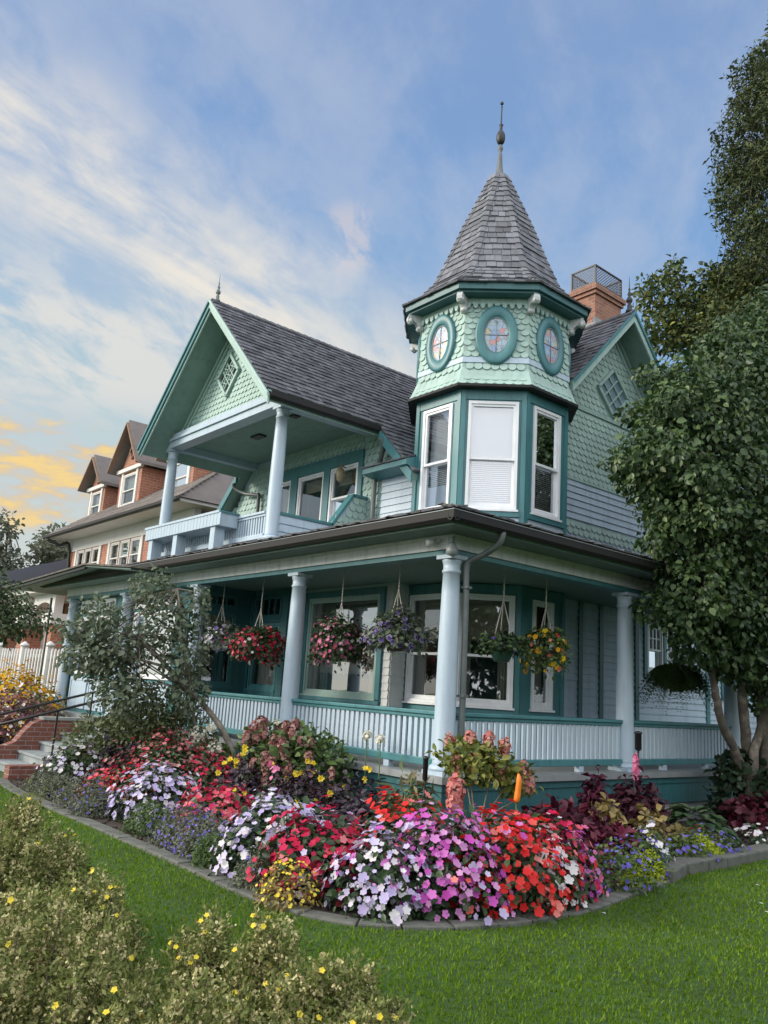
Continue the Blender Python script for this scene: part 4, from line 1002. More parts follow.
na = MB(); na.prism([(-2.95, G0-.05), (-.25, G0-.05), (-.25, -.2), (-1.6, -.2), (-1.9, -.4), (-2.1, -.55), (-2.95, -.55)], 0, .24, Fr((-6.51, 0, 0), (0, 1, 0), Z, (1, 0, 0))); w2_ = na.build('cheek_wall', BRICKD, st)
mb = MB(); mb.box((-8.04, -2.05, .051), (-7.76, -.25, .10)); mb.build('coping', CONC, w1)
for x, lab in ((-7.9, 'far'), (-6.7, 'near')):
    mb = MB(); top = [(x, -3.1, .02), (x, -2.2, .27), (x, -1.2, .55), (x, -.5, .72)]
    mb.tube(top, .022, 8)
    for (a, b, c), g in zip(top[:3], (G0, -.45 if x > -7 else .02, -.05)): mb.bar((a, b, g), (a, b, c), .025)
    o = mb.build('handrail', IRON, None, loc=(x, -1.8, G0)); tag(o, 'thin black iron handrail climbing the %s' % ('far brick wall of the front steps' if lab == 'far' else 'near side of the front steps beside the bed'), 'handrail', 'handrails of the front steps')

# ================================================================== THE BRICK HOUSE NEXT DOOR
NB = thing('brick_house', 'orange brown brick house with three gabled dormers and white windows behind the teal house', 'house', (-21.5, 8, G0))
NY = 4.4; NF = front(NY)
NROOF = paint('brown_grey_asphalt_shingle', (.17, .15, .14), .9, .2, 3, island=.2, bump=.5)
NWHITE = paint('cream_white_trim_paint', (.62, .62, .60), .5, .08, 2, bump=.05)
mb = MB(); holes = []
def trip(u0, u1, z0, z1, n):
    w = (u1-u0)/n; return [(u0+w*i+.06, z0, u0+w*(i+1)-.06, z1) for i in range(n)]
tr = trip(-25.9, -23.5, 4.5, 5.62, 3)+trip(-22.5, -19.75, 4.5, 5.62, 3)+trip(-18.4, -16.6, 4.5, 5.62, 2)
wall(mb, NF, -26.7, G0, -16.0, 5.65, tr, .25); mb.box((-16.3, NY+.26, G0), (-16.0, 14, 5.65)); mb.box((-26.7, NY+.26, G0), (-26.4, 14, 5.65)); mb.box((-26.3, 13.8, G0), (-16.4, 14, 5.65)); mb.box((-26.3, 8, 3), (-16.4, 8.1, 8)); mb.build('wall', BRICKN, NB)
for h in tr: window(NB, NF, *h, kind='double', frame=NWHITE, cloth=[('shade', .45, CURT)], sill=False)
mb = MB()
for u0, u1 in ((-25.98, -23.42), (-22.58, -19.67), (-18.48, -16.52)):
    mb.box((u0-.08, 4.33, .001), (u1+.08, 4.46, .08), NF); mb.box((u0-.08, 4.461, .001), (u0+.09, 5.64, .05), NF); mb.box((u1-.09, 4.461, .001), (u1+.08, 5.64, .05), NF)
mb.box((-26.75, 5.655, -.2), (-15.95, 6.25, .03), NF); mb.build('trim', NWHITE, NB)
mb = MB(); mb.hexa([(-27.3, 3.6, 6.15), (-15.4, 3.6, 6.15), (-15.4, 14.6, 6.15), (-27.3, 14.6, 6.15), (-27.3, 3.6, 6.25), (-15.4, 3.6, 6.25), (-15.4, 14.6, 6.25), (-27.3, 14.6, 6.25)]); mb.build('eave', NWHITE, NB)
mb = MB(); A = [(-27.4, 3.5), (-15.3, 3.5), (-15.3, 14.7), (-27.4, 14.7)]; ridge = [(-23.5, 9.1, 10.4), (-19.0, 9.1, 10.4)]
V = [(x, y, 6.255) for x, y in A]+ridge
mb.add(V, [(0, 1, 5, 4), (1, 2, 5), (2, 3, 4, 5), (3, 0, 4), (3, 2, 1, 0)]); nr = mb.build('roof', NROOF, NB)
mb = MB(); sl = (10.4-6.26)/(9.1-3.5); vv = Vector((0, 1, sl)).normalized(); NL = math.hypot(9.1-3.5, 10.4-6.26)
roof_shingles(mb, Fr((0, 3.48, 6.262), (1, 0, 0), vv, Vector((0, -sl, 1)).normalized()), -27.4, -15.3, NL, .24, (.25, .5), bounds=lambda v: (-27.4+3.9*v/NL, -15.3-3.7*v/NL))
mb.build('roof_shingle', NROOF, nr)
gutter(nr, [((-27.4, 3.5, 6.14), (-15.3, 3.5, 6.14), (0, -1, 0))])
mb = MB(); mb.tube(spline([(-27.1, 3.5, 6.1), (-26.8, 3.9, 5.9), (-26.6, 4.3, 5.7), (-26.6, 4.33, 2.0)], 5), .06, 8); mb.build('downspout', IRON, nr)
for (dx0, dx1, zb, ze, za, yf) in ((-27.0, -25.1, 7.0, 8.35, 9.65, 4.9), (-23.25, -21.0, 7.0, 8.45, 10.25, 4.65), (-19.4, -17.3, 7.0, 8.35, 9.75, 4.9)):
    DF = front(yf); mid = (dx0+dx1)/2; hw = (dx1-dx0)/2; mb = MB(); hh = (mid-hw*.52, zb+.1, mid+hw*.52, ze-.12)
    wall(mb, DF, dx0+.12, 6.5, dx1-.12, ze, [hh], .15); mb.prism([(dx0+.12, ze), (dx1-.12, ze), (mid, ze+(za-ze)*.88)], -.15, 0, DF)
    mb.box((dx0+.12, yf+.15, 6.4), (dx0+.27, 9.0, ze)); mb.box((dx1-.27, yf+.15, 6.4), (dx1-.12, 9.0, ze)); dm = mb.build('dormer', BRICKN, NB)
    window(NB, DF, *hh, kind='double', frame=NWHITE, cloth=[('shade', .55, CURT)], name='dormer_window')
    mb = MB(); mb.box((hh[0]-.16, hh[1]-.15, .001), (hh[2]+.16, hh[1]-.05, .07), DF)
    for q in (hh[0]-.15, hh[2]+.01): mb.box((q, hh[1]-.049, .001), (q+.14, hh[3]+.12, .05), DF)
    mb.box((dx0, ze-.02, .001), (dx1, ze+.12, .12), DF); mb.build('trim', NWHITE, dm)
    sl = (za-ze)/(hw+.2); mb = MB()
    for sg in (-1, 1):
        P = []
        for y in (yf-.35, 9.4): P += [(mid, y, za), (mid+sg*(hw+.2), y, ze), (mid+sg*(hw+.2), y, ze+.12), (mid, y, za+.14)]
        mb.add(P, [(0, 1, 2, 3), (7, 6, 5, 4), (0, 4, 5, 1), (1, 5, 6, 2), (2, 6, 7, 3), (3, 7, 4, 0)])
    mb.build('dormer_roof', NROOF, dm)
    mb = MB()
    for sg in (-1, 1): mb.bar((mid, yf-.36, za+.0), (mid+sg*(hw+.22), yf-.36, ze+.02), .05, .16, up=(0, 1, 0))
    mb.build('rake_board', paint('brown_rake_paint', (.20, .13, .09), .6), dm)
    diamond_window(dm, DF, mid, ze+(za-ze)*.42, .22, .3, 2, paint('brown_vent_paint', (.22, .12, .08), .7), 'vent', gap=LATD)
# its porch: brick piers, white arches
mb = MB()
for x in (-27.2, -24.2, -21.3):
    mb.box((x-.32, 2.2, G0), (x+.32, 2.85, 2.4))
mb.box((-27.8, 2.1, G0), (-20.8, 4.3, -.05)); pier = mb.build('porch_pier', BRICKN, NB)
mb = MB()
for x in (-27.2, -24.2, -21.3): mb.box((x-.45, 2.08, 2.401), (x+.45, 2.97, 2.75))
for x0, x1 in ((-26.85, -24.55), (-23.85, -21.65)):
    pts = [(x0, 2.751), (x0, 3.5), (x1, 3.5), (x1, 2.751)]; c = (x0+x1)/2; rr = (x1-x0)/2-.1
    for i in range(0, 13): a = PI*i/12; pts.append((c+rr*math.cos(a), 2.755+.45*math.sin(a)))
    mb.prism(pts, -.3, 0, front(2.4))
mb.box((-27.8, 2.0, 3.501), (-20.6, 4.3, 3.75)); mb.build('porch_arch', NWHITE, NB)
mb = MB(); mb.hexa([(-28, 1.7, 3.76), (-20.3, 1.7, 3.76), (-20.3, 4.3, 3.76), (-28, 4.3, 3.76), (-28, 1.7, 3.84), (-20.3, 1.7, 3.84), (-20.3, 4.3, 4.2), (-28, 4.3, 4.2)]); mb.build('porch_roof', NROOF, NB)
# white picket fence between the gardens
pf = thing('picket_fence', 'white picket fence with square posts beside the yellow flowers at the left', 'fence', (-19, .9, G0))
mb = MB(); x = -24.0
while x < -14.6:
    mb.prism([(x, .30), (x+.075, .30), (x+.075, 1.42), (x+.037, 1.48), (x, 1.42)], -.02, .02, front(.9)); x += .26
pk = mb.build('pickets', NWHITE, pf)
mb = MB(); mb.box((-24, .93, .42), (-14.6, .97, .52)); mb.box((-24, .93, 1.22), (-14.6, .97, 1.32)); mb.build('rail', NWHITE, pf)
mb = MB(); mb.box((-24, .8, -.75), (-14.5, 1.05, .25)); mb.build('base_wall', NWHITE, pf)
for x in (-24, -21.6, -19.2, -16.9, -14.55):
    mb = MB(); mb.box((x-.09, .8, .251), (x+.09, .98, 1.55)); mb.lathe((x, .89, 1.55), [(.14, 0), (.14, .04), (.09, .09), (.02, .14)], 12); mb.build('post', NWHITE, pf)
mb = MB(); mb.tube([(-14.9, .1, -.75), (-14.95, .1, 2.75)], .032, 8); o = mb.build('downpipe', PIPE, None, loc=(-14.9, .1, G0)); tag(o, 'rusty brown rainwater pipe standing by the left end of the porch', 'pipe')
# far grey roofed house
FH = thing('far_house', 'low distant house with a plain blue grey roof left of the brick house', 'house', (-38, 6, G0))
mb = MB(); mb.box((-46, 1.5, G0), (-32, 11, 4.0)); mb.build('wall', paint('pale_render', (.5, .48, .44), .8), FH)
mb = MB(); mb.prism([(0, 4.0), (11.5, 4.0), (5.7, 6.1)], 0, 15.5, Fr((-47, .5, 0), (0, 1, 0), Z, (1, 0, 0))); mb.build('roof', paint('blue_grey_metal_roof', (.10, .11, .14), .6, .1, 1), FH)

# ================================================================== TREES AND SHRUBS
def tree(name, label, cat, base, stems, barkm, blobs, n, lsize, lmat, group=None, tmpl=LEAF, shell=.5, up=.5, hang=.1, twigs=40, zmin=None, rnd=.8):
    t = thing(name, label, cat, base, group); mb = MB()
    for pts, r0, r1 in stems:
        sp = spline(pts, 6); m = len(sp)
        mb.tube([p+Vector((random.uniform(-1, 1), random.uniform(-1, 1), 0))*r0*.12 for p in sp], [(r0+(r1-r0)*(i/(m-1))**.8)*random.uniform(.93, 1.07) for i in range(m)], 10)
    ends = [s[0][-1] for s in stems]
    for i in range(twigs):
        b = blobs[i % len(blobs)]; e = Vector(ends[i % len(ends)]); d = Vector(rdir(1)[0]); q = Vector(b[:3])+Vector((d.x*b[3], d.y*b[4], d.z*b[5]))*.8
        mid = e.lerp(q, .5)+Vector((0, 0, .08*(q-e).length)); r = max(.006, stems[0][2]*.5)
        mb.tube(spline([e, mid, q], 4), [r*(1-.85*k/8) for k in range(9)], 5)
    mb.build('trunk', barkm, t)
    leaves('crown', lmat, t, blobs, n, lsize, tmpl, shell, up, rnd, zmin=zmin, hang=hang); return t
LF_LILAC = leafmat('dark_lilac_leaves', [(.018, .042, .016), (.03, .065, .023), (.046, .088, .03), (.066, .115, .036), (.105, .155, .05)], .42, .2, .4)
LF_CYP = leafmat('conifer_sprays', [(.032, .050, .022), (.05, .072, .030), (.075, .098, .040), (.10, .115, .048), (.06, .085, .035)], .7, .12, .2)
LF_YEL = leafmat('yellowing_leaves', [(.035, .062, .02), (.05, .085, .028), (.07, .105, .035), (.09, .13, .04), (.12, .15, .045), (.30, .29, .07)], .55, .3)
LF_MID = leafmat('mid_green_leaves', [(.03, .055, .022), (.05, .085, .032), (.075, .11, .045), (.10, .13, .06)], .5, .2)
LF_GREY = leafmat('grey_green_leaves', [(.055, .085, .05), (.08, .115, .07), (.11, .145, .09), (.155, .185, .125), (.065, .095, .055)], .55, .2)
LF_FAR = leafmat('distant_tree_leaves', [(.10, .12, .08), (.13, .15, .10), (.17, .18, .12), (.11, .13, .09)], .6, .4)
# the lilac tree with twisted stems at the right
lil = [(1.0, 5.0, 3.2, 1.4, 1.3, 1.2), (1.0, 4.4, 4.3, 1.4, 1.4, 1.2), (.9, 5.6, 5.2, 1.5, 1.6, 1.4), (1.0, 3.9, 5.0, 1.2, 1.1, 1.0), (1.0, 5.0, 6.1, 1.2, 1.2, 1.0), (1.1, 6.3, 6.5, 1.4, 1.5, 1.4), (1.0, 7.0, 7.6, 1.3, 1.2, 1.1), (1.1, 8.2, 8.2, 1.5, 1.5, 1.5), (.95, 4.0, 3.3, 1.0, .95, .9), (1.05, 3.7, 2.6, .75, .75, .65), (1.1, 4.4, 2.3, .8, .8, .45), (1.2, 5.2, 2.4, .9, .9, .5), (1.3, 6.3, 2.7, 1.2, 1.3, .9), (.95, 2.95, 4.5, .7, .7, .55), (1.0, 3.75, 5.9, .6, .6, .5), (1.1, 7.2, 4.2, 1.4, 1.4, 1.6), (.8, 7.0, 7.0, 1.2, 1.2, 1.0), (1.0, 3.5, 3.9, .85, .85, .8), (1.0, 3.35, 5.3, .6, .6, .6), (1.0, 3.35, 2.2, .42, .42, .4)]
lil = [(x+random.uniform(-.08, .08), y+.22, z, a*.86, b*.86, c*.86) for x, y, z, a, b, c in lil]
for i in range(95):      # loose outer sprays break up the outline
    bb = lil[i % 18]; d = rdir(1)[0]; k = random.uniform(.12, .36)
    lil.append((bb[0]+d[0]*bb[3]*1.06, max(2.55, bb[1]+d[1]*bb[4]*1.06), bb[2]+d[2]*bb[5]*1.08, k, k, k*.7))
for c in ((1.0, 4.9, 1.75, .5, .5, .35), (1.1, 5.6, 1.7, .6, .6, .4), (1.15, 6.4, 1.6, .7, .7, .5), (1.0, 4.1, 1.9, .45, .4, .35), (1.2, 5.9, 1.25, .35, .4, .35)): lil.append(c)
b0 = (.9, 5.85, G0)
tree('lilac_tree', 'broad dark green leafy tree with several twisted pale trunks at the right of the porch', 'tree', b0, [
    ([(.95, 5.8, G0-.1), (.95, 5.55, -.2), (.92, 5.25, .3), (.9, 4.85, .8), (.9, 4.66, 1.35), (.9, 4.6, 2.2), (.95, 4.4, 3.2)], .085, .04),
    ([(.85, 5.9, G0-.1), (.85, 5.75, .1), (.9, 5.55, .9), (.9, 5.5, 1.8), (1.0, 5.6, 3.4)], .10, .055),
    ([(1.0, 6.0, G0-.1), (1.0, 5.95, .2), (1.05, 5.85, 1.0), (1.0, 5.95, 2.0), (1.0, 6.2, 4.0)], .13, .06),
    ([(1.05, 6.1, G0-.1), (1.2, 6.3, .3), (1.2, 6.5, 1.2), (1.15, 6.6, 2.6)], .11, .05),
    ([(.95, 5.5, G0-.1), (1.05, 5.4, -.1), (1.0, 5.7, .5), (1.15, 6.1, 1.3), (1.2, 6.4, 2.2)], .09, .05)], paint('dark_lilac_bark', (.10, .085, .068), .95, .5, 6, bump=1.0, bscale=16, c2=(.22, .20, .165)), lil, 60000, .086, LF_LILAC, tmpl=T_oval(.66, .14), shell=.4, up=.15, hang=.8, twigs=70, rnd=1.0)  # lilac bark has its own darker grey brown
# tall conifer behind, irregular
cyp = []; CX_, CY_ = -1.15, 13.4
def cr_(z): return float(np.interp(z, [7, 11, 12.4, 13.4, 15.2, 17, 18.4, 19.5, 20.3], [2.2, 2.7, 2.5, 1.9, 2.2, 1.85, 1.45, .95, .2]))
for i in range(64):
    z = 7.5+12.6*(i/63); rr = cr_(z); a = i*2.4+random.uniform(-.4, .4)
    cyp.append((CX_+math.cos(a)*rr*.62, CY_+math.sin(a)*rr*.62, z, rr*.47*random.uniform(.6, 1.2), rr*.47*random.uniform(.6, 1.2), .46*random.uniform(.6, 1.3)))
tree('conifer', 'tall ragged dark conifer rising above the lilac tree at the right edge', 'tree', (CX_, CY_, G0), [([(CX_, CY_, G0), (CX_, CY_, 8), (CX_+.05, CY_, 15), (CX_, CY_, 19.9)], .34, .04)], BARKD, cyp, 90000, .135, LF_CYP, tmpl=T_leaf(.34, .08, .2), shell=.3, up=.3, hang=.25, twigs=110, rnd=1.2)
yel = [(-4.2, 12.0, 12.2, .8, .8, .6), (-3.6, 12.5, 11.4, .9, .9, .8), (-3.0, 12.8, 12.3, .8, .8, .7), (-4.15, 11.9, 11.0, .7, .7, .6), (-2.6, 12.6, 10.6, 1.2, 1.2, 1.2), (-3.9, 12.1, 12.9, .3, .3, .4), (-2.3, 13.0, 11.7, 1.1, 1.1, 1.0)]
tree('yellowing_tree', 'loose tree with yellow tinged leaves peeping between the chimney and the conifer', 'tree', (-3.2, 12.6, G0), [([(-3.2, 12.6, G0), (-3.2, 12.6, 5), (-3.4, 12.4, 10.5)], .2, .05)], BARKD, yel, 8200, .135, LF_YEL, tmpl=OVAL, shell=.2, twigs=40, rnd=1.0)
# distant trees at the left
for i, (x, y, zt, rr, lab) in enumerate([(-50, 6.0, 11.5, 4.6, 'grey green distant tree at the far left edge above the grey roof'), (-50, 13.0, 11.8, 3.8, 'distant tree standing just left of the brick house roof'), (-52, 18.6, 10.6, 2.8, 'smaller distant tree half hidden by the brick house eave'), (-47, -1.5, 11.2, 4.2, 'distant tree cut by the left border of the view')]):
    bl = []
    for k in range(15):
        d = rdir(1)[0]; q = rng.uniform(.3, .95)
        bl.append((x+d[0]*rr*q, y+d[1]*rr*q, zt-rr*.95+d[2]*rr*.75*q, rr*.42, rr*.42, rr*.30))
    tree('distant_tree', lab, 'tree', (x, y, G0), [([(x, y, G0), (x, y, 3), (x, y, zt-rr)], .3, .12), ([(x, y, 2.5), (x+.8, y+1, zt-rr*.9), (x+1, y+1.6, zt-rr*.3)], .16, .05), ([(x, y, 2.8), (x-.6, y-1.2, zt-rr), (x-.8, y-1.8, zt-rr*.4)], .16, .05)], BARKD, bl, 9000, .30, LF_FAR, 'trees beyond the brick house', tmpl=OVAL, shell=.3, twigs=26)
fw = []
for i in range(120):
    a = R(-66+126*(i % 60)/59)+random.uniform(-.03, .03); d = random.uniform(30, 42); k = random.uniform(2.0, 3.6)
    fw.append((7+d*math.cos(a), -7+d*math.sin(a), random.uniform(1.0, 8.0), k, k, k*.9))
o = leaves('distant_wood', LF_MID, None, fw, 26000, .7, OVAL, .3, .4, .9, loc=(40, -20, 0)); stuff(o); tag(o, 'dark wood across the street, mirrored in the window panes', 'wood')
# small leaning tree in front of the porch
lean = [(-4.55, -2.2, 1.35, .45, .5, .33), (-4.9, -2.5, 1.15, .4, .45, .3), (-4.15, -1.7, 1.62, .4, .42, .34), (-4.3, -1.9, 2.15, .32, .34, .34), (-3.95, -1.45, 1.2, .36, .36, .36), (-4.6, -2.55, 1.75, .35, .32, .26), (-4.75, -2.1, .95, .4, .45, .3), (-4.0, -1.35, 1.95, .22, .26, .34), (-4.4, -2.1, .6, .42, .46, .3), (-3.95, -1.3, .72, .3, .3, .3), (-5.0, -2.75, 1.5, .24, .24, .16)]
tree('leaning_tree', 'small grey green tree with a curved leaning trunk in front of the glazed porch', 'tree', (-3.55, -.6, G0), [([(-3.55, -.6, G0-.05), (-3.62, -.63, -.3), (-3.72, -.76, .1), (-3.86, -1.0, .45), (-4.0, -1.3, .75), (-4.15, -1.6, 1.05), (-4.4, -2.0, 1.45)], .055, .03), ([(-4.0, -1.3, .75), (-4.05, -1.45, 1.4), (-4.15, -1.6, 2.2)], .03, .012), ([(-4.15, -1.6, 1.05), (-4.6, -2.2, 1.2), (-4.9, -2.5, 1.25)], .025, .01), ([(-4.1, -.95, G0), (-4.12, -1.05, .1), (-4.15, -1.2, .7)], .035, .02)], BARK, lean, 5000, .074, leafmat('pale_grey_green_leaves', [(.075, .11, .065), (.10, .145, .085), (.14, .18, .115), (.19, .22, .155), (.085, .12, .07)], .55, .3), tmpl=OVAL, shell=.2, up=.35, hang=.45, twigs=60, rnd=.9)
def bush(name, label, cat, base, blobs, n, size, mat, group=None, tmpl=OVAL, shell=.5, up=.5, hang=0, twigs=16, rnd=.85):
    t = thing(name, label, cat, base, group); mb = MB(); B = Vector(base)
    for i in range(twigs):
        b = blobs[i % len(blobs)]; d = Vector(rdir(1)[0]); q = Vector(b[:3])+Vector((d.x*b[3], d.y*b[4], abs(d.z)*b[5]))*.8
        s = B+Vector((random.uniform(-.06, .06), random.uniform(-.06, .06), -.01)); mb.tube(spline([s, s.lerp(q, .5)+Vector((0, 0, .05)), q], 4), [.012*(1-.8*k/8) for k in range(9)], 5)
    mb.build('stems', BARKD, t); leaves('foliage', mat, t, blobs, n, size, tmpl, shell, up, rnd, hang=hang); return t
bush('evergreen_shrub', 'dense grey green shrub filling the space below the leaning tree', 'shrub', (-4.9, -1.45, G0), [(-5.0, -1.6, .0, .75, .6, .55), (-4.5, -1.1, -.05, .6, .5, .55), (-5.4, -2.0, -.15, .6, .5, .45), (-4.7, -1.5, .4, .5, .5, .4)], 6500, .065, leafmat('olive_shrub_leaves', [(.065, .095, .04), (.10, .135, .055), (.135, .17, .075), (.17, .20, .09)], .55, .25), shell=.5)
lt = [(-8.5, -3.0, 2.05, .7, .7, .45), (-8.1, -2.5, 1.75, .45, .45, .3), (-8.9, -3.4, 2.2, .8, .8, .5), (-8.3, -2.9, 1.55, .5, .5, .3)]
tree('garden_tree', 'green leafy branches reaching in at the left edge above the picket fence', 'tree', (-9.3, -3.7, G0), [([(-9.3, -3.7, G0), (-9.3, -3.7, .8), (-9.0, -3.4, 1.8)], .08, .03)], BARKD, lt, 3600, .075, LF_MID, tmpl=OVAL, shell=.25, hang=.5, twigs=26)

# ================================================================== THE FLOWER BED
DKG = leafmat('dark_flower_leaves', [(.014, .034, .015), (.026, .056, .023), (.040, .078, .028), (.062, .105, .038)], .45, .12, .4)
PURP = leafmat('dark_purple_leaves', [(.016, .012, .02), (.03, .02, .032), (.05, .03, .05), (.03, .035, .03)], .5, .12, .4)
BURG = leafmat('burgundy_leaves', [(.035, .006, .014), (.07, .010, .024), (.12, .018, .038), (.05, .012, .02)], .5, .2, .35)
GOLD = leafmat('gold_leaves', [(.16, .13, .04), (.26, .20, .07), (.34, .27, .11), (.12, .10, .04)], .6, .25)
GREYG = leafmat('grey_mound_leaves', [(.08, .10, .06), (.12, .14, .09), (.16, .18, .125), (.07, .09, .055)], .65, .2)
LIME = leafmat('lime_leaves', [(.22, .30, .015), (.32, .40, .02), (.40, .46, .04)], .6, .3)
FRESH = leafmat('fresh_green_leaves', [(.035, .075, .022), (.06, .11, .03), (.09, .15, .04), (.12, .17, .06)], .5, .25)
fm = lambda n, c: leafmat(n, c, .55, .28, .25)
F_LAV = fm('lavender_petals', [(.46, .40, .66), (.56, .50, .74), (.66, .60, .80)])
F_WHT = fm('white_petals', [(.68, .68, .70), (.76, .75, .76), (.66, .60, .72)])
F_CRM = fm('crimson_petals', [(.42, .008, .045), (.52, .012, .07), (.58, .03, .10)])
F_ROS = fm('rose_petals', [(.62, .07, .11), (.68, .12, .16), (.70, .24, .27)])
F_RED = fm('scarlet_petals', [(.58, .014, .016), (.66, .022, .022), (.72, .045, .04)])
F_COR = fm('coral_petals', [(.68, .07, .065), (.74, .15, .13), (.78, .30, .26)])
F_MAG = fm('magenta_petals', [(.48, .06, .40), (.58, .12, .50), (.62, .24, .56), (.66, .36, .62)])
F_DUS = fm('dusty_pink_petals', [(.20, .075, .075), (.28, .11, .105), (.36, .16, .15), (.46, .30, .27), (.16, .10, .06)])
F_DUS2 = fm('rosy_pink_petals', [(.34, .07, .09), (.46, .12, .15), (.52, .20, .22)])
F_YEL = fm('yellow_petals', [(.72, .52, .02), (.78, .62, .04), (.80, .68, .12)])
F_ORG = fm('golden_petals', [(.60, .28, .008), (.70, .36, .012), (.74, .44, .03)])
F_BLU = fm('blue_violet_petals', [(.10, .08, .42), (.15, .12, .52), (.22, .2, .56)])
F_PUR = fm('dark_violet_petals', [(.05, .03, .16), (.09, .06, .24), (.14, .1, .30)])
F_CRE = fm('cream_petals', [(.66, .66, .52), (.74, .73, .62), (.76, .76, .7)])
F_PNK = fm('pink_petals', [(.66, .14, .30), (.72, .22, .40), (.74, .36, .50)])
def clump(name, label, cat, x, y, r, h, lm, fms, nl, nf, ls=.072, fs=.031, probs=None, group=None, tm=OVAL, ftm=FLOWER, z=G0, zlow=-.05, spread=.0, fup=.25):
    t = thing(name, label, cat, (x, y, z), group)
    p, o = dome_points((x, y, z+.02), r*.96, h*.96, nl, .0); n = len(p)
    p = p*1.0; inn = rng.random(n)**.5; c = np.array([x, y, z+.02]); p = c+(p-c)*(.55+.45*inn)[:, None]
    nr = unit(o+rdir(n)*.8+np.array([0, 0, .5])); yx = unit(np.cross(nr, rdir(n))+o*.6-np.array([0, 0, .25]))
    scatter('foliage', lm, t, p, yx, nr, ls*(1+.3*rng.normal(size=n)).clip(.5, 1.6), tm)
    if nf:
        fl = fms if isinstance(fms, (list, tuple)) else [fms]
        p, o = dome_points((x, y, z+.03), r*1.03, h*1.03, nf, zlow)
        ok = p[:, 2] > z+.05; p, o = p[ok], o[ok]
        b = flowers('blossoms', fl, t, p, o, fs, ftm, probs, fup); b['kind'] = 'stuff'
    return t
IMP = 'impatiens clumps along the front of the bed'
clump('impatiens', 'pale lavender impatiens cascading between the blue mounds and the crimson clump', 'flowers', 0.58, -2.66, 0.464, 0.594, DKG, [F_LAV, F_WHT], 900, 538, probs=[.75, .25], group=IMP)
clump('impatiens', 'deep crimson and rose impatiens above the small yellow mound', 'flowers', 1.3, -2.7, 0.487, 0.576, DKG, [F_CRM, F_ROS, F_LAV], 1200, 491, probs=[.68, .26, .06], group=IMP)
clump('impatiens', 'icy lilac white impatiens at the kerb between crimson and magenta', 'flowers', 1.92, -2.5, 0.441, 0.504, DKG, [F_LAV, F_WHT, F_MAG], 900, 420, probs=[.56, .38, .06], group=IMP)
clump('impatiens', 'bright magenta purple impatiens at the front corner of the bed', 'flowers', 2.12, -2.03, 0.487, 0.648, DKG, [F_MAG, F_LAV, F_COR], 1200, 600, probs=[.84, .13, .03], group=IMP)
clump('impatiens', 'scarlet impatiens standing tallest behind the magenta clump', 'flowers', 1.22, -1.72, 0.487, 0.666, DKG, [F_RED, F_COR], 900, 351, probs=[.75, .25], group=IMP)
clump('impatiens', 'large scarlet and coral impatiens mound in the middle of the bed front', 'flowers', 2.2, -1.42, 0.58, 0.63, DKG, [F_RED, F_COR, F_MAG], 1600, 820, probs=[.70, .28, .02], group=IMP)
clump('impatiens', 'narrow strip of white impatiens between two red mounds', 'flowers', 2.46, -1.12, 0.255, 0.468, DKG, [F_WHT, F_LAV], 350, 175, probs=[.8, .2], group=IMP)
clump('impatiens', 'raspberry red impatiens right of the white strip', 'flowers', 2.22, -.92, .42, .60, DKG, [F_CRM, F_RED, F_ROS, F_WHT], 1000, 480, probs=[.46, .3, .18, .06], group=IMP)
clump('impatiens', 'pinkish magenta impatiens at the right end of the flower mass', 'flowers', 2.22, -.62, .33, .46, DKG, [F_MAG, F_PNK], 700, 351, probs=[.8, .2], group=IMP)
clump('impatiens', 'lavender white impatiens farther left, above the grey mounds', 'flowers', -2.35, -2.4, 0.51, 0.558, DKG, [F_LAV, F_WHT], 900, 491, probs=[.8, .2], group=IMP)
clump('impatiens', 'rose red impatiens between the two lavender clumps', 'flowers', -1.3, -2.15, 0.464, 0.45, DKG, [F_ROS, F_CRM], 700, 444, probs=[.65, .35], group=IMP)
clump('impatiens', 'small red impatiens left of the far lavender clump', 'flowers', -3.75, -2.35, 0.464, 0.378, DKG, [F_ROS, F_RED], 700, 374, probs=[.6, .4], group=IMP)
clump('petunia', 'frothy white lilac petunias beside the brick front steps', 'flowers', -5.3, -2.25, .58, .58, DKG, [F_WHT, F_LAV], 1000, 260, fs=.032, probs=[.7, .3])
clump('rose_shrub', 'dusty rose flowering shrub below the leaning tree', 'flowers', -3.55, -1.65, .80, .80, DKG, [F_DUS, F_DUS2, F_CRM], 2600, 1500, .06, .023, probs=[.5, .3, .2])
clump('rose_shrub', 'bright red flowering patch at the foot of the leaning trunk', 'flowers', -2.75, -1.45, .45, .62, DKG, [F_CRM, F_ROS], 900, 300, .06, .026, probs=[.7, .3])
def lily(x, y, r, h, n, label):
    t = clump('yellow_lily', label, 'flowers', x, y, r, h, PURP, [F_DUS], 1500, 0, .065, tm=OVAL, group='yellow lilies among dark purple leaves')
    p, o = dome_points((x, y, G0+.05), r*.95, h*1.12, n, .35); me = None
    for i in range(len(p)):
        if me is None:
            ob = scatter('flower', F_YEL, t, np.repeat(p[:1], 6, 0), np.array([(math.cos(a), math.sin(a), 1.1+.35*(k % 2)) for k, a in enumerate(np.arange(6)*PI/3)]), np.array([(-.4*math.cos(a), -.4*math.sin(a), 1) for a in np.arange(6)*PI/3]), .062, T_oval(.62, .08)); v = Vector(p[0]); w = worldloc(t)
            me = ob.data
            for q in me.vertices: q.co -= v-w
            ob.location = v-w
        else:
            ob = bpy.data.objects.new('flower', me); COL.objects.link(ob); ob.parent = t; ob.location = Vector(p[i])-worldloc(t)
        ob.rotation_mode = 'QUATERNION'; ob.rotation_quaternion = (Vector((.65, -.55, .30))+Vector(rdir(1)[0])*.8).to_track_quat('Z', 'Y')
    return t
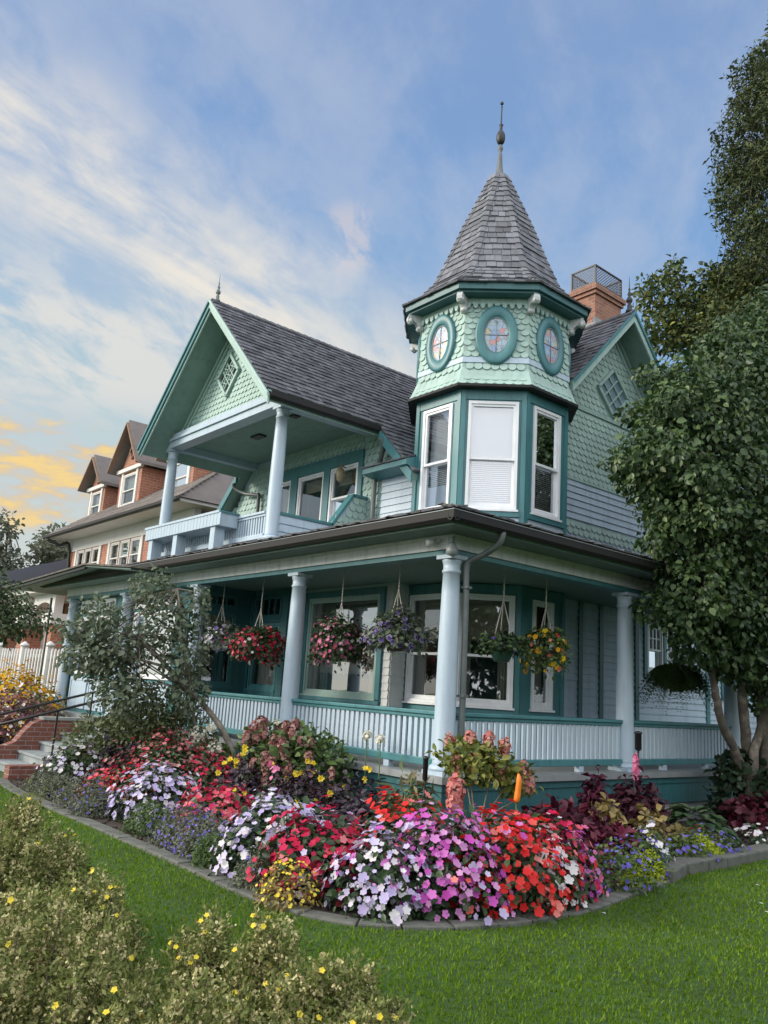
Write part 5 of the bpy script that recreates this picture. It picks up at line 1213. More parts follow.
lily(-2.05, -1.35, .52, .70, 14, 'dark purple leaved lily clump with yellow blooms near the leaning trunk')
lily(-.95, -1.30, .50, .72, 15, 'dark leaved lily clump with yellow blooms right in front of the pink hydrangea')
lily(-.15, -1.15, .52, .72, 8, 'dark leaved lily clump with few yellow blooms behind the scarlet impatiens')
clump('pink_phlox', 'small bright pink flower head between two dark lily clumps', 'flowers', -1.55, -1.30, .16, .66, DKG, [F_PNK], 200, 40, .05, .03)
def panicle(mb_name, mat, t, c, r, h, n=70):
    p, o = dome_points(c, r, h, n, -.7); return flowers(mb_name, [mat], t, p, o, .022, T_flower(4, .7, .05))
def hydrangea(name, label, base, blobs, heads, lm, fmat, n, twig=14):
    t = bush(name, label, 'shrub', base, blobs, n, .085, lm, shell=.35, twigs=twig)
    for x, y, z, r, h in heads: panicle('flower_head', fmat, t, (x, y, z), r, h)
    return t
hb = [(-2.05, -.75, -.18, .72, .55, .50), (-1.6, -.62, -.1, .45, .4, .45), (-2.45, -.85, .0, .42, .4, .40), (-1.95, -.7, .16, .4, .35, .28)]
hd = []
for i in range(64):
    d = rdir(1)[0]; b = hb[i % 4]; hd.append((b[0]+d[0]*b[3], b[1]-abs(d[1])*b[4], b[2]+d[2]*b[5]*.95, random.uniform(.035, .065), random.uniform(.06, .09)))
hd += [(-2.55, -1.0, .32, .10, .09), (-2.42, -1.02, .40, .09, .09)]
hydrangea('pink_hydrangea', 'large hydrangea bush with fading dusty pink heads against the porch railing', (-2.0, -.7, G0), hb, hd, FRESH, F_DUS, 2600)
t = hydrangea('white_hydrangea', 'hydrangea with round creamy white heads behind the curved leaning trunk', (-3.75, -.95, G0), [(-3.75, -.95, -.38, .32, .28, .34), (-3.7, -.95, -.18, .22, .22, .22)], [(-3.85, -1.15, .14, .12, .11), (-3.98, -1.18, .0, .11, .10), (-3.52, -1.05, -.02, .10, .09), (-3.45, -1.1, -.34, .07, .05), (-3.68, -1.05, .24, .07, .06)], FRESH, F_CRE, 700)
for x, z in ((-1.05, .34), (-.78, .32), (-3.55, .32), (-3.1, .34)):
    t = thing('globe_flower', 'pale green globe flower on a long stem in front of the railing slats', 'flower', (x, -.35, G0), 'pale globe flowers before the railing'); mb = MB(); mb.tube([(x, -.35, G0), (x+.03, -.33, -.2), (x, -.32, z)], .008, 5); mb.build('stem', FRESH, t); panicle('flower_head', F_CRE, t, (x, -.32, z+.02), .05, .05, 50)
# hydrangea trained as a small standard at the porch corner
t = thing('standard_hydrangea', 'small bare stemmed hydrangea with yellow green leaves and pink cone heads by the corner column', 'shrub', (.98, -.43, G0)); mb = MB()
for q in ((.85, -.45, .15), (1.1, -.35, .2), (1.18, -.2, .05), (.8, -.5, .25), (1.25, -.1, -.1)): mb.tube(spline([(.98, -.43, G0), (.98+(q[0]-.98)*.3, -.43+(q[1]+.43)*.3, -.3), q], 5), [.016*(1-.07*k) for k in range(11)], 6)
for i in range(18): d = rdir(1)[0]; mb.tube([(.75+.1*d[0], -.55, -.6), (.72+.35*d[0], -.55+.3*d[1], -.35+.2*abs(d[2]))], .005, 4)
mb.build('stems', BARK, t)
leaves('foliage', leafmat('yellow_green_leaves', [(.07, .11, .02), (.12, .16, .03), (.18, .20, .04), (.24, .24, .06)], .5, .3), t, [(.82, -.52, .30, .30, .30, .16), (1.05, -.38, .30, .25, .25, .16), (.95, -.45, .16, .34, .3, .14), (1.20, -.08, .08, .2, .2, .17)], 1100, .075, OVAL, .3, .5, .7)
for x, y, z in ((.72, -.62, .42), (.9, -.5, .47), (1.08, -.4, .48), (1.2, -.3, .42), (.86, -.65, .22), (1.02, -.55, .26), (1.3, -.1, .2), (1.16, -.3, .16), (1.34, -.05, .06)):
    mb = None; p, o = dome_points((x, y, z), .055, .10, 80, -.8); flowers('flower_head', [leafmat('pink_cone_petals', [(.44, .12, .12), (.52, .22, .18), (.56, .34, .26)])], t, p, o, .02, T_flower(4, .7, .05))
t = thing('flower_cone', 'single large salmon pink cone flower left under the small hydrangea', 'flower', (1.08, -.88, G0)); mb = MB(); mb.tube([(1.08, -.88, G0), (1.08, -.88, -.1)], .012, 6); mb.build('stem', FRESH, t)
panicle('flower_head', leafmat('salmon_petals', [(.42, .10, .10), (.55, .18, .16), (.60, .28, .24)]), t, (1.08, -.88, -.07), .085, .19, 260)
t = thing('orange_spike', 'slim orange flower spike leaning before the teal porch skirt', 'flower', (1.46, -.39, G0)); mb = MB(); mb.tube([(1.46, -.39, G0), (1.46, -.39, -.07)], .010, 6); mb.build('stem', FRESH, t)
mb = MB(); mb.tube(spline([(1.46, -.39, -.09), (1.47, -.38, .02), (1.48, -.38, .12), (1.47, -.38, .19)], 4), [.022, .03, .032, .032, .03, .03, .03, .028, .028, .025, .02, .014, .006], 8); mb.build('flower_head', paint('orange_petal', (.75, .20, .015), .5), t)
t = thing('pink_spike', 'upright bright pink celosia plume among the burgundy plants', 'flower', (1.0, 2.45, G0)); mb = MB(); mb.tube([(1.0, 2.45, G0), (1.0, 2.45, .02)], .012, 6); mb.build('stem', BURG, t)
p, o = dome_points((1.0, 2.45, .15), .032, .17, 170, -.95); flowers('flower_head', [F_PNK], t, p, o, .022, T_flower(4, .6, .1))
clump('ornamental_grass', 'feathery green and straw grass tuft left of the corner column', 'plant', .25, -.75, .30, .72, leafmat('straw_leaves', [(.10, .13, .04), (.05, .09, .03), (.22, .20, .10), (.30, .26, .16)]), [], 700, 0, .17, tm=NARROW)
clump('coleus', 'broad burgundy coleus behind the raspberry impatiens', 'plant', 1.28, .62, .54, .54, BURG, [F_CRM], 2300, 0, .105, tm=OVAL)
clump('coleus', 'burgundy coleus with pinkish leaf hearts in front of the tall burgundy plants', 'plant', 1.72, .85, .40, .36, leafmat('pink_hearted_burgundy_leaves', [(.06, .008, .018), (.16, .02, .05), (.24, .04, .08), (.08, .01, .02)], .5, .2), [F_CRM], 1000, 0, .10, tm=OVAL)
clump('amaranth', 'tallest dark burgundy plant standing before the second porch column', 'plant', 1.16, 2.2, .36, .74, leafmat('dark_burgundy_leaves', [(.025, .006, .012), (.05, .010, .02), (.075, .014, .03)], .5, .2), [F_CRM], 2200, 0, .10, tm=LEAF)
clump('amaranth', 'dark burgundy plant against the teal skirt left of the pink plume', 'plant', .98, 1.62, .17, .84, leafmat('wine_leaves', [(.03, .006, .016), (.07, .01, .03), (.10, .015, .04)], .5, .2), [F_CRM], 900, 0, .10, tm=LEAF)
clump('gold_coleus', 'speckled yellow green coleus between the burgundy plants', 'plant', 1.25, 1.46, .22, .58, GOLD, [F_YEL], 500, 0, .09, tm=WIDE)
clump('gold_coleus', 'rounded gold coleus just above the white flowers', 'plant', 1.55, 1.85, .19, .52, GOLD, [F_YEL], 380, 0, .08, tm=WIDE)
clump('gold_coleus', 'low gold coleus at the right of the rounded gold one', 'plant', 1.78, 2.1, .18, .34, GOLD, [F_YEL], 300, 0, .07, tm=WIDE)
clump('white_vinca', 'loose white flowers over blue lobelia near the step in the kerb', 'flowers', 2.0, 1.15, .24, .44, FRESH, [F_WHT], 300, 26, .05, .034)
clump('white_vinca', 'small white flowers at the right edge before the tree roots', 'flowers', 1.85, 3.8, .28, .26, DKG, [F_WHT], 280, 34, .05, .034)
LOB = 'blue lobelia along the right kerb'
for x, y, r, h, lab in ((2.35, .05, .34, .36, 'blue lobelia mound right beside the pinkish magenta impatiens'), (2.1, .75, .34, .36, 'blue lobelia mound below the white flowers'), (1.98, 1.85, .30, .30, 'blue lobelia behind the raised kerb blocks'), (1.92, 2.6, .34, .28, 'blue lobelia at the right end beside the hosta'), ): clump('lobelia', lab, 'flowers', x, y, r, h, FRESH, [F_BLU], 700, 110, .045, .018, group=LOB)
clump('sedum', 'lime yellow sedum cushion between the blue lobelias behind the raised kerb', 'plant', 1.96, 2.25, .28, .24, LIME, [], 5200, 0, .026, tm=OVAL)
clump('sedum', 'lime yellow sedum cushion in the gap just left of the raised kerb', 'plant', 2.26, .66, .20, .24, LIME, [], 3000, 0, .026, tm=OVAL)
clump('sedum', 'tiny lime sedum tuft at the kerb below the blue lobelia', 'plant', 2.40, .30, .14, .18, LIME, [], 2200, 0, .026, tm=OVAL)
clump('red_begonia', 'little red flowers in front of the hosta', 'flowers', 1.72, 2.75, .22, .28, FRESH, [F_ROS], 260, 26, .05, .026)
# hosta: big arching striped leaves
t = thing('hosta', 'low hosta with broad green cream edged leaves before the concrete foundation', 'plant', (1.3, 3.3, G0)); n = 130
a = rng.uniform(0, 2*PI, n); rr = rng.uniform(.05, .42, n); p = np.column_stack([1.3+np.cos(a)*rr, 3.3+np.sin(a)*rr, G0+.12+.30*(1-rr/.45)+.05*rng.random(n)])
scatter('leaf_rosette', leafmat('hosta_leaves', [(.035, .075, .03), (.06, .11, .05), (.12, .16, .09), (.05, .09, .04)], .4, .2, .5), t, p, np.column_stack([np.cos(a), np.sin(a), .25-rr*1.6]), np.column_stack([np.cos(a)*.4, np.sin(a)*.4, np.ones(n)])+rdir(n)*.2, rng.uniform(.17, .26, n), T_oval(.6, .12))
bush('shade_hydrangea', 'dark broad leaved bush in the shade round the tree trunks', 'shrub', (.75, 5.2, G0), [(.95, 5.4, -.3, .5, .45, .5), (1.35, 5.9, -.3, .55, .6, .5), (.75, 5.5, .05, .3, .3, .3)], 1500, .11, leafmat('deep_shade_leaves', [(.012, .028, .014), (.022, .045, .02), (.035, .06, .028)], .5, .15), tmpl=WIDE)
clump('burgundy_heuchera', 'dark burgundy ground plant under the lilac tree', 'plant', 1.3, 5.0, .5, .5, BURG, [], 700, 0, .10, tm=WIDE)
# mounds along the kerb, front
MND = 'grey green mounds along the front kerb'
for x, y, r, h, lab, bl in ((-5.0, -2.85, .24, .26, 'yellow green mound nearest the brick steps', 0), (-4.3, -2.85, .28, .28, 'grey green mound second from the brick steps', 0), (-3.4, -2.88, .32, .34, 'grey mound with violet specks below the small red impatiens', 40), (-2.85, -2.95, .24, .26, 'small violet speckled mound at the left foot of the far lavender clump', 50), (-1.55, -2.85, .26, .30, 'olive mound at the right foot of the far lavender clump', 10), (-.85, -2.80, .34, .36, 'violet speckled mound below the rose red impatiens', 90), (-.3, -2.85, .30, .36, 'large violet mound left of the near lavender clump', 110), (.1, -2.98, .20, .26, 'olive green mound touching the near lavender clump', 10), (.98, -3.0, .22, .30, 'dusty grey mound between the near lavender clump and the yellow one', 14)):
    clump('edging_mound', lab, 'plant', x, y, r*1.08, h*1.05, FRESH if bl == 10 else GREYG, [F_BLU], 2000, bl*2, .034, .012, group=MND, tm=LEAF)
clump('yellow_mound', 'small round mound covered in tiny yellow flowers at the kerb', 'flowers', 1.50, -3.10, .24, .30, GOLD, [F_YEL], 900, 190, .035, .012)
clump('dark_foliage', 'dark green dahlia foliage between the lavender clump and the lilies', 'plant', -.4, -1.9, .55, .46, DKG, [F_LAV], 1300, 18, .09, .03)
clump('dark_foliage', 'dark foliage filling behind the crimson impatiens', 'plant', .62, -1.75, .50, .52, PURP, [F_LAV], 1200, 22, .08, .03)
clump('dark_foliage', 'near black leafy plant beside the brick steps under the shrub', 'plant', -4.6, -1.95, .45, .72, PURP, [F_CRM], 1000, 8, .08, .034)
clump('fresh_foliage', 'green perennial leaves below the small hydrangea standard', 'plant', 1.25, .05, .42, .42, FRESH, [F_COR], 700, 10, .10, .03)
clump('twiggy_plant', 'green twiggy plant left of the garden light', 'plant', .05, -.6, .3, .55, FRESH, [F_YEL], 500, 5, .07, .03)
# flowers beyond the steps
clump('golden_rudbeckia', 'large mass of golden yellow daisies before the white fence', 'flowers', -13.4, -.9, 1.15, 1.45, FRESH, [F_ORG, F_YEL], 3200, 2200, .08, .038, probs=[.8, .2])
clump('golden_rudbeckia', 'smaller golden daisies mixed with white blooms nearer the porch', 'flowers', -11.9, -.75, .6, 1.25, FRESH, [F_ORG, F_WHT], 1200, 150, .08, .05, probs=[.75, .25])
clump('smoke_bush', 'muted mauve red bush behind the step handrails', 'shrub', -9.1, -2.05, .9, 1.18, leafmat('mauve_leaves', [(.10, .04, .06), (.18, .07, .09), (.24, .11, .13), (.06, .04, .04)]), [F_DUS, F_CRE], 3200, 260, .065, .04, probs=[.8, .2])
clump('dark_foliage', 'near black purple plants left of the far brick step wall', 'plant', -8.5, -2.75, .42, .55, PURP, [F_DUS], 1500, 12, .08, .04)

# ================================================================== GARDEN LIGHTS
for x, y, z, lab in ((.42, -.68, .26, 'thin black garden light on a stake left of the corner column'), (.62, 3.1, .60, 'black garden light with a cylinder head before the second column')):
    t = thing('garden_light', lab, 'garden light', (x, y, G0)); mb = MB(); mb.tube([(x, y, G0), (x, y, z-.2)], .014, 8); mb.build('stake', IRON, t)
    mb = MB(); r = .028 if x < .5 else .045; mb.lathe((x, y, z-.26), [(r*.5, 0), (r, .02), (r, .22), (r*1.2, .225), (r*1.2, .245), (r*.3, .26)], 14); mb.build('lamp_head', IRON, t)

# ================================================================== HANGING BASKETS
WIRE = paint('pale_wire', (.42, .41, .37), .5, .2, 20, bump=0)
BLF = leafmat('basket_leaves', [(.018, .040, .018), (.032, .065, .026), (.05, .09, .035), (.07, .115, .045)], .5, .2, .35)
def basket(name, label, x, y, zc, r, h, potm, lm, fms, nl, nf, fs, probs=None, pot=True, ztop=2.70, ls=.07, trail=.5, group='hanging baskets under the porch ceiling', tm=OVAL, fup=.1, rim=None):
    t = thing(name, label, 'hanging basket', (x, y, zc), group)
    mb = MB(); mb.lathe((x, y, zc-.22), [(.10, 0), (.15, .10), (.17, .20), (.18, .21), (.18, .23), (.16, .23)], 20); mb.build('pot', potm, t)
    mb = MB(); hk = zc+.62
    z = ztop
    while z > hk: mb.tube([(x, y, z), (x+.006, y, z-.025), (x, y+.006, z-.05)], .010, 5); z -= .048
    for a in (0.4, 2.5, 4.6): mb.tube([(x, y, hk), (x+.17*math.cos(a), y+.17*math.sin(a), zc)], .0075, 5)
    mb.lathe((x, y, ztop-.02), [(.02, 0), (.02, .02)], 8); mb.build('chain', WIRE, t)
    d = rdir(nl); d[:, 2] = np.where(d[:, 2] < -.6, -d[:, 2], d[:, 2]); ph = rng.uniform(0, 6, 3); lumpf = lambda d: 1+.16*np.sin(d[:, 0]*3.1+ph[0])*np.cos(d[:, 1]*2.7+ph[1])+.10*np.sin(d[:, 2]*5+ph[2])
    q = (.55+.45*rng.random(nl)**.5)*(1+.14*rng.normal(size=nl))*lumpf(d); p = np.array([x, y, zc])+d*np.array([r, r, h])*q[:, None]
    p[:, 2] -= trail*.25*np.abs(rng.normal(size=nl))*(np.hypot(p[:, 0]-x, p[:, 1]-y)/r)**2*h
    nr = unit(d+rdir(nl)*.8+np.array([0, 0, .4])); yx = unit(np.cross(nr, rdir(nl))+d*.6-np.array([0, 0, .4]))
    scatter('foliage', lm, t, p, yx, nr, ls*(1+.3*rng.normal(size=nl)).clip(.5, 1.6), tm)
    if nf:
        d = rdir(nf*2); d = d[d[:, 2] > -.65][:nf]; m = len(d); p = np.array([x, y, zc])+d*np.array([r, r, h])*((1.02+.10*rng.normal(size=m))*lumpf(d))[:, None]
        p[:, 2] -= trail*.15*np.abs(rng.normal(size=m))*h
        if rim:
            nr = unit(d+np.array([0, 0, fup])+rdir(m)*.4); y = unit(np.cross(nr, rdir(m)))
            b = scatter('blossoms', fms, t, p, y, nr, np.full(m, fs), FLOWER); b['kind'] = 'stuff'
            b = scatter('petal_rims', rim, t, p-nr*.004, y, nr, np.full(m, fs*1.22), FLOWER); b['kind'] = 'stuff'
        else:
            b = flowers('blossoms', fms, t, p, d, fs, FLOWER, probs, fup); b['kind'] = 'stuff'
    return t
PW = paint('white_plastic_pot', (.6, .6, .58), .5, .1); PG = paint('green_plastic_pot', (.02, .07, .045), .4, .1); PB = paint('brown_pot', (.06, .045, .035), .6)
basket('hanging_basket', 'basket of white and pale violet petunias in a white pot, farthest left', -6.35, .40, 1.66, .34, .28, PW, LF_GREY, [F_WHT, F_LAV, F_PUR], 700, 130, .034, [.6, .25, .15])
basket('hanging_basket', 'basket of deep red flowers with a few white ones on top', -5.0, .40, 1.52, .46, .36, PB, BLF, [F_CRM, F_ROS, F_WHT], 1500, 380, .027, [.74, .2, .06])
basket('hanging_basket', 'basket of pink flowers hanging in front of the big window', -2.72, .40, 1.54, .41, .36, PB, BLF, [F_PNK, F_ROS, F_WHT], 1500, 300, .026, [.78, .14, .08])
basket('hanging_basket', 'basket of dark violet petunias with white rims beside the pink basket', -1.43, .40, 1.68, .37, .30, PB, LF_GREY, [F_PUR], 1200, 130, .033, rim=F_LAV)
basket('hanging_basket', 'small green pot of dark leaves right of the corner column', -.4, 1.42, 1.62, .30, .17, PG, BLF, [F_PUR], 620, 14, .026)
basket('hanging_basket', 'basket of trailing orange and yellow begonias before the narrow bay window', -.4, 2.34, 1.62, .34, .34, PB, FRESH, [F_ORG, F_COR, F_YEL], 800, 100, .034, [.5, .35, .15], trail=1.0)
t = basket('hanging_fern', 'large dark boston fern hanging from the porch beside the lilac trunks', -.1, 5.35, 1.42, .3, .22, PB, FRESH, [F_WHT], 1500, 0, .03, ls=.12, tm=NARROW, group=None)
n = 420; a = rng.uniform(0, 2*PI, n); u = rng.random(n); mb = MB()
P_ = []; Y_ = []; Nn_ = []; S_ = []
for i in range(190):
    a = rng.uniform(0, 2*PI); ln = rng.uniform(.45, .72); el = rng.uniform(.1, 1.2); d = np.array([math.cos(a), math.sin(a), 0]); sd = np.array([-d[1], d[0], 0])
    for k in range(16):
        tt = (k+1)/16; c = np.array([-.1, 5.35, 1.5])+d*ln*tt*math.cos(el*.6)+np.array([0, 0, ln*(tt*math.sin(el)-1.15*tt*tt)])
        for sg in (-1, 1): P_.append(c); Y_.append(sd*sg+d*.35-np.array([0, 0, .2])); Nn_.append(np.array([0, 0, 1])+d*.3); S_.append(.13*(1-.7*tt)+.02)
scatter('fronds', leafmat('fern_fronds', [(.05, .10, .035), (.08, .15, .05), (.11, .19, .065)], .55, .25), t, np.array(P_), np.array(Y_), np.array(Nn_), np.array(S_), T_leaf(.34, .05, .2))

# ================================================================== CINQUEFOIL BUSHES IN THE FOREGROUND
POT_L = leafmat('olive_cinquefoil_leaves', [(.085, .115, .03), (.135, .17, .045), (.19, .22, .065), (.25, .265, .09), (.11, .135, .04)], .65, .22, .2)
POT_H = leafmat('dry_buff_flower_heads', [(.46, .42, .19), (.58, .54, .28), (.36, .34, .14), (.64, .62, .36), (.38, .27, .16)], .85, .15, .1)
yme = None
def cinquefoil(label, x, y, r, h, nst, nfl, seed, tall=0):
    global yme
    t = thing('cinquefoil_bush', label, 'shrub', (x, y, G0), 'cinquefoil bushes in the foreground'); mb = MB(); tips = []; LP = []; LO = []
    for i in range(nst):
        a = random.uniform(0, 2*PI); q = math.sqrt(random.random()); dx, dy = math.cos(a)*q*r, math.sin(a)*q*r
        hh = h*(1-.45*q*q)*random.choice((.62, .75, .86, .95, 1.0, 1.06))
        b = Vector((x+dx*.35, y+dy*.35, G0)); tip = Vector((x+dx*1.05, y+dy*1.05, G0+hh)); md = b.lerp(tip, .55)+Vector((dx*.12, dy*.12, 0))
        sp = spline([b, md, tip], 6); mb.tube(sp, [.006*(1-.7*k/12) for k in range(13)], 4)
        for k in range(4, 13):
            for s in range(5):
                d = rdir(1)[0]; LP.append(np.array(sp[k])+d*.055*(1.15-.05*k)*random.uniform(.3, 1.2)); LO.append(d+np.array([0, 0, .5]))
        tips.append((tip, (tip-md).normalized()))
    mb.build('stems', BARKD, t)
    LP = np.array(LP); LO = np.array(LO); n = len(LP)
    k = LP[:, 2] > G0+.03; LP, LO = LP[k], LO[k]; n = len(LP)
    rep = 6; PP = np.repeat(LP, rep, 0)+rng.normal(size=(n*rep, 3))*.024; OO = unit(np.repeat(LO, rep, 0)+rdir(n*rep)*.8)
    scatter('foliage', POT_L, t, PP, OO, unit(rdir(n*rep)+np.array([0, 0, .6])), rng.uniform(.016, .034, n*rep), T_leaf(.42, .08, .1))
    HP = []; 
    for tip, d in tips:
        for j in range(random.randint(12, 24)):
            e = rdir(1)[0]; HP.append(np.array(tip)+np.array(d)*random.uniform(-.22, .02)+e*random.uniform(.008, .06)*np.array([1, 1, .7]))
    HP = np.array(HP); m = len(HP); scatter('seed_heads', POT_H, t, np.repeat(HP, 7, 0)+rng.normal(size=(m*7, 3))*.008, rdir(m*7), rdir(m*7), rng.uniform(.010, .019, m*7), T_oval(.8, .25))
    for i in range(nfl):
        tip, d = random.choice(tips)
        if yme is None:
            o = scatter('flower', F_YEL, t, np.repeat(np.array([t.location]), 5, 0), np.array([(math.cos(q), math.sin(q), .2) for q in np.arange(5)*2*PI/5]), np.array([(-.2*math.cos(q), -.2*math.sin(q), 1) for q in np.arange(5)*2*PI/5]), .0135, T_oval(.92, .05)); yme = o.data
        else: o = bpy.data.objects.new('flower', yme); COL.objects.link(o); o.parent = t
        e = Vector(rdir(1)[0]); o.location = tip+Vector((e.x*.05+.02, e.y*.05-.02, .02))-t.location; o.rotation_mode = 'QUATERNION'; o.rotation_quaternion = (Vector((.5, -.42, .75))+e*.45).to_track_quat('Z', 'Y')
    return t
for a in [
    ('large tall cinquefoil bush at the left, reaching highest against the kerb', 2.10, -5.50, .52, .90, 150, 27, 1),
    ('cinquefoil bush just right of the tallest one, its edge against the lawn', 2.78, -5.30, .34, .66, 90, 24, 2),
    ('cinquefoil bush cut by the left border beside the tallest one', 1.2, -5.35, .45, .66, 70, 14, 3),
    ('slender upright cinquefoil stems with buff heads standing alone over the lawn', 3.55, -5.0, .13, .70, 26, 14, 4),
    ('thicker upright cinquefoil tuft right of the slender lone stems', 3.92, -4.88, .20, .66, 40, 17, 5),
    ('broad low cinquefoil bush at the bottom centre of the view', 4.40, -4.90, .42, .58, 130, 36, 6),
    ('cinquefoil bush in the bottom left corner, most weathered', 3.75, -5.85, .52, .78, 140, 27, 7),
    ('cinquefoil bush between the corner one and the broad low one', 4.30, -5.50, .40, .62, 110, 24, 8)]: cinquefoil(*a)

# ================================================================== SKY, SUN, CAMERA
SUN_EL, SUN_D = R(24), Vector((-.55, -.83, 0)).normalized()
w = bpy.data.worlds.new('World'); S.world = w; w.use_nodes = True; nt = w.node_tree; nt.nodes.clear(); L = nt.links
out = nt.nodes.new('ShaderNodeOutputWorld'); bg = N(nt, 'ShaderNodeBackground', Strength=.12)
sky = nt.nodes.new('ShaderNodeTexSky'); sky.sky_type = 'NISHITA'; sky.sun_disc = False; sky.sun_elevation = SUN_EL; sky.sun_rotation = math.atan2(SUN_D.x, SUN_D.y)
sky.air_density = 1.0; sky.dust_density = .6; sky.ozone_density = 1.6
tc = nt.nodes.new('ShaderNodeTexCoord'); sp = nt.nodes.new('ShaderNodeSeparateXYZ'); L.new(tc.outputs['Generated'], sp.inputs[0])
def M(op, a, b=None, c=None, clamp=False):
    n = nt.nodes.new('ShaderNodeMath'); n.operation = op; n.use_clamp = clamp
    for i, v in enumerate((a, b, c)):
        if v is None: continue
        if isinstance(v, (int, float)): n.inputs[i].default_value = v
        else: L.new(v, n.inputs[i])
    return n.outputs[0]
def dotdir(v):
    n = nt.nodes.new('ShaderNodeVectorMath'); n.operation = 'DOT_PRODUCT'; L.new(tc.outputs['Generated'], n.inputs[0]); n.inputs[1].default_value = Vector(v).normalized(); return n.outputs['Value']
def sm(v, a, b): 
    n = nt.nodes.new('ShaderNodeMapRange'); n.interpolation_type = 'SMOOTHSTEP'; L.new(v, n.inputs[0]); n.inputs[1].default_value = a; n.inputs[2].default_value = b; return n.outputs[0]
def mixc(f, a, b):
    n = nt.nodes.new('ShaderNodeMix'); n.data_type = 'RGBA'; n.clamp_factor = True; L.new(f, n.inputs[0])
    for i, v in ((6, a), (7, b)):
        if isinstance(v, tuple): n.inputs[i].default_value = (*v, 1)
        else: L.new(v, n.inputs[i])
    return n.outputs[2]
h = M('MAXIMUM', sp.outputs[2], 0.0)
den = M('ADD', h, .14); cx_ = M('DIVIDE', sp.outputs[0], den); cy_ = M('DIVIDE', sp.outputs[1], den)
cb = nt.nodes.new('ShaderNodeCombineXYZ'); L.new(cx_, cb.inputs[0]); L.new(cy_, cb.inputs[1])
def cloudnoise(scale, ang, elong, det=8, dist=.2, loc=(0, 0, 0)):
    m1 = nt.nodes.new('ShaderNodeMapping'); m1.inputs['Rotation'].default_value = (0, 0, -ang); L.new(cb.outputs[0], m1.inputs[0])
    m2 = nt.nodes.new('ShaderNodeMapping'); m2.inputs['Scale'].default_value = (1/elong, 1, 1); m2.inputs['Location'].default_value = loc; L.new(m1.outputs[0], m2.inputs[0])
    n = nt.nodes.new('ShaderNodeTexNoise'); n.inputs['Scale'].default_value = scale; n.inputs['Detail'].default_value = det; n.inputs['Roughness'].default_value = .6; n.inputs['Distortion'].default_value = dist; L.new(m2.outputs[0], n.inputs['Vector']); return n.outputs['Fac']
west = dotdir((-1, .12, .25)); wide = sm(west, .45, 1.0)
# clear evening blue overhead, pale green blue towards the western horizon
base = mixc(sm(h, .02, .42), (2.0, 2.5, 2.8), (.72, 1.52, 2.85)); base = mixc(sm(h, .42, .75), base, (.96, 1.48, 2.55)); base = mixc(M('MULTIPLY', wide, M('SUBTRACT', 1.0, sm(h, .25, .6))), base, (2.1, 2.65, 2.75))
col = mixc(M('ADD', .92, 0.0), sky.outputs[0], base)
c1 = cloudnoise(1.7, R(150), 1.8, 9, .25, (1.3, .4, 0)); c2 = cloudnoise(4.2, R(120), 2.0, 9, .3, (4.1, 2.2, 0)); c3 = cloudnoise(3.4, R(107), 3.2, 9, .35, (2.7, 5.2, 0))
veil = M('ADD', M('MULTIPLY', c1, .6), M('MULTIPLY', c2, .4))
c4 = cloudnoise(9.0, R(120), 1.6, 8, .5, (7.3, 1.1, 0))
veil = M('ADD', M('MULTIPLY', veil, .8), M('MULTIPLY', c4, .2))
cl = sm(M('ADD', veil, M('MULTIPLY', wide, .05)), .46, .62)
col = mixc(M('MULTIPLY', cl, .42), col, (2.3, 2.5, 2.95))
# white heaps under the band, towards the west
lowb = M('MULTIPLY', M('MULTIPLY', sm(h, .26, .33), M('SUBTRACT', 1.0, sm(h, .38, .46))), sm(dotdir((-.93, .15, .36)), .90, .985))
col = mixc(M('MULTIPLY', lowb, sm(M('ADD', M('MULTIPLY', c2, .6), M('MULTIPLY', c4, .4)), .44, .58)), col, (3.0, 3.05, 3.0))
# one small pinkish cloudlet
pk_ = M('MULTIPLY', sm(dotdir((-.70, .50, .51)), .9988, .9998), sm(c4, .45, .58))
col = mixc(M('MULTIPLY', pk_, .45), col, (3.1, 2.75, 2.75))
# one long bright band of cirrus, high in the west
sa, sb = Vector((-.835, .11, .538)), Vector((-.802, .411, .434)); pl_ = dotdir(sa.cross(sb).normalized()); al = dotdir((sa+sb*.4).normalized())
pw = M('ADD', pl_, M('MULTIPLY', M('SUBTRACT', c1, .5), .22))
st_ = M('MULTIPLY', M('SUBTRACT', 1.0, sm(M('ABSOLUTE', pw), .0, .135)), M('MULTIPLY', sm(al, .62, .92), M('ADD', .22, M('MULTIPLY', sm(M('ADD', M('MULTIPLY', c3, .7), M('MULTIPLY', c4, .3)), .40, .58), .78))))
col = mixc(M('MULTIPLY', st_, .97), col, (3.6, 3.4, 3.05))
# low sunset puffs in the west
mp = nt.nodes.new('ShaderNodeMapping'); mp.inputs['Scale'].default_value = (9.5, 9.5, 30.0); mp.inputs['Location'].default_value = (2.2, .3, .1); L.new(tc.outputs['Generated'], mp.inputs[0])
nn = nt.nodes.new('ShaderNodeTexNoise'); nn.inputs['Scale'].default_value = 1.15; nn.inputs['Detail'].default_value = 8; nn.inputs['Roughness'].default_value = .6; L.new(mp.outputs[0], nn.inputs['Vector'])
glow = M('MULTIPLY', M('SUBTRACT', 1.0, sm(h, .0, .40)), sm(dotdir((-1, -.05, .1)), .55, 1.0))
col = mixc(M('MULTIPLY', glow, .38), col, (3.4, 3.1, 2.3))
band = M('MULTIPLY', sm(h, .12, .17), M('SUBTRACT', 1.0, sm(h, .25, .31)))
azm = sm(dotdir((-1, .2, .22)), .84, .96)
ba = M('MULTIPLY', band, azm)
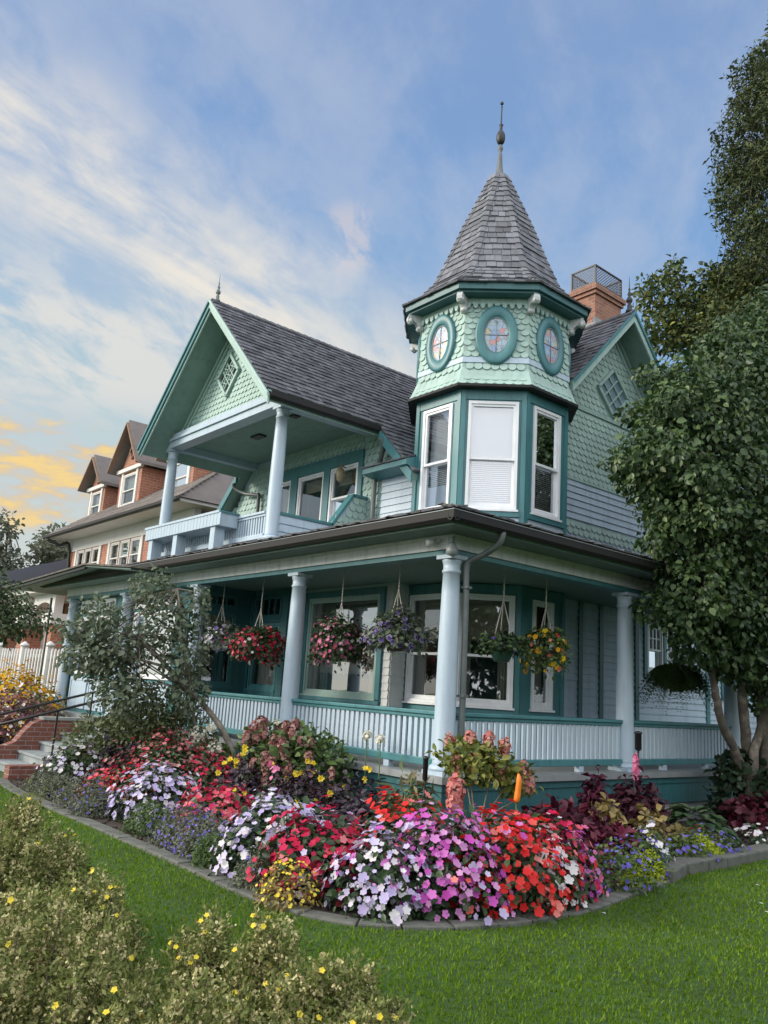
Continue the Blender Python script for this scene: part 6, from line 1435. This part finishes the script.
cu = M('MULTIPLY', sm(M('ADD', nn.outputs['Fac'], M('MULTIPLY', M('SUBTRACT', ba, 1.0), .2)), .39, .55), ba)
ccol = mixc(sm(nn.outputs['Fac'], .43, .60), (2.9, 2.2, 1.6), (4.1, 2.85, .95))
col = mixc(M('MULTIPLY', cu, .85), col, ccol)
# unseen evening sky behind the viewer: a bright lobe added to light house and lawn
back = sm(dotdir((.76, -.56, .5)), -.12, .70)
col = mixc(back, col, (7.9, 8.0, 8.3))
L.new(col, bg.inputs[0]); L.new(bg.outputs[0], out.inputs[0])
sd = bpy.data.lights.new('sun', 'SUN'); sd.energy = 1.9; sd.angle = R(22); sd.color = (1, .90, .76)
so_ = bpy.data.objects.new('sun', sd); COL.objects.link(so_); dirv = Vector((SUN_D.x*math.cos(SUN_EL), SUN_D.y*math.cos(SUN_EL), math.sin(SUN_EL)))
so_.rotation_euler = dirv.to_track_quat('Z', 'Y').to_euler(); so_.location = (-30, -30, 30)
cam = bpy.data.cameras.new('camera'); co = bpy.data.objects.new('camera', cam); COL.objects.link(co); S.camera = co
cam.sensor_fit = 'VERTICAL'; cam.sensor_height = 36; cam.lens = 812.73*36/1024; cam.clip_start = .05; cam.clip_end = 2000
yaw, pit, rol = R(39.691), R(12.341), R(-3.692)
Fv = Vector((-math.cos(yaw)*math.cos(pit), math.sin(yaw)*math.cos(pit), math.sin(pit))); r0 = Fv.cross(Vector((0, 0, 1))).normalized(); u0 = r0.cross(Fv)
rv = r0*math.cos(rol)-u0*math.sin(rol); uv = r0*math.sin(rol)+u0*math.cos(rol)
from mathutils import Matrix
co.matrix_world = Matrix(((rv.x, uv.x, -Fv.x, 7.0933), (rv.y, uv.y, -Fv.y, -7.0322), (rv.z, uv.z, -Fv.z, .9257), (0, 0, 0, 1)))
S.view_settings.view_transform = 'Standard'; S.view_settings.look = 'None'; S.view_settings.exposure = 1.0; S.view_settings.gamma = 1; S.view_settings.use_curve_mapping = False
S.render.resolution_x = 768; S.render.resolution_y = 1024
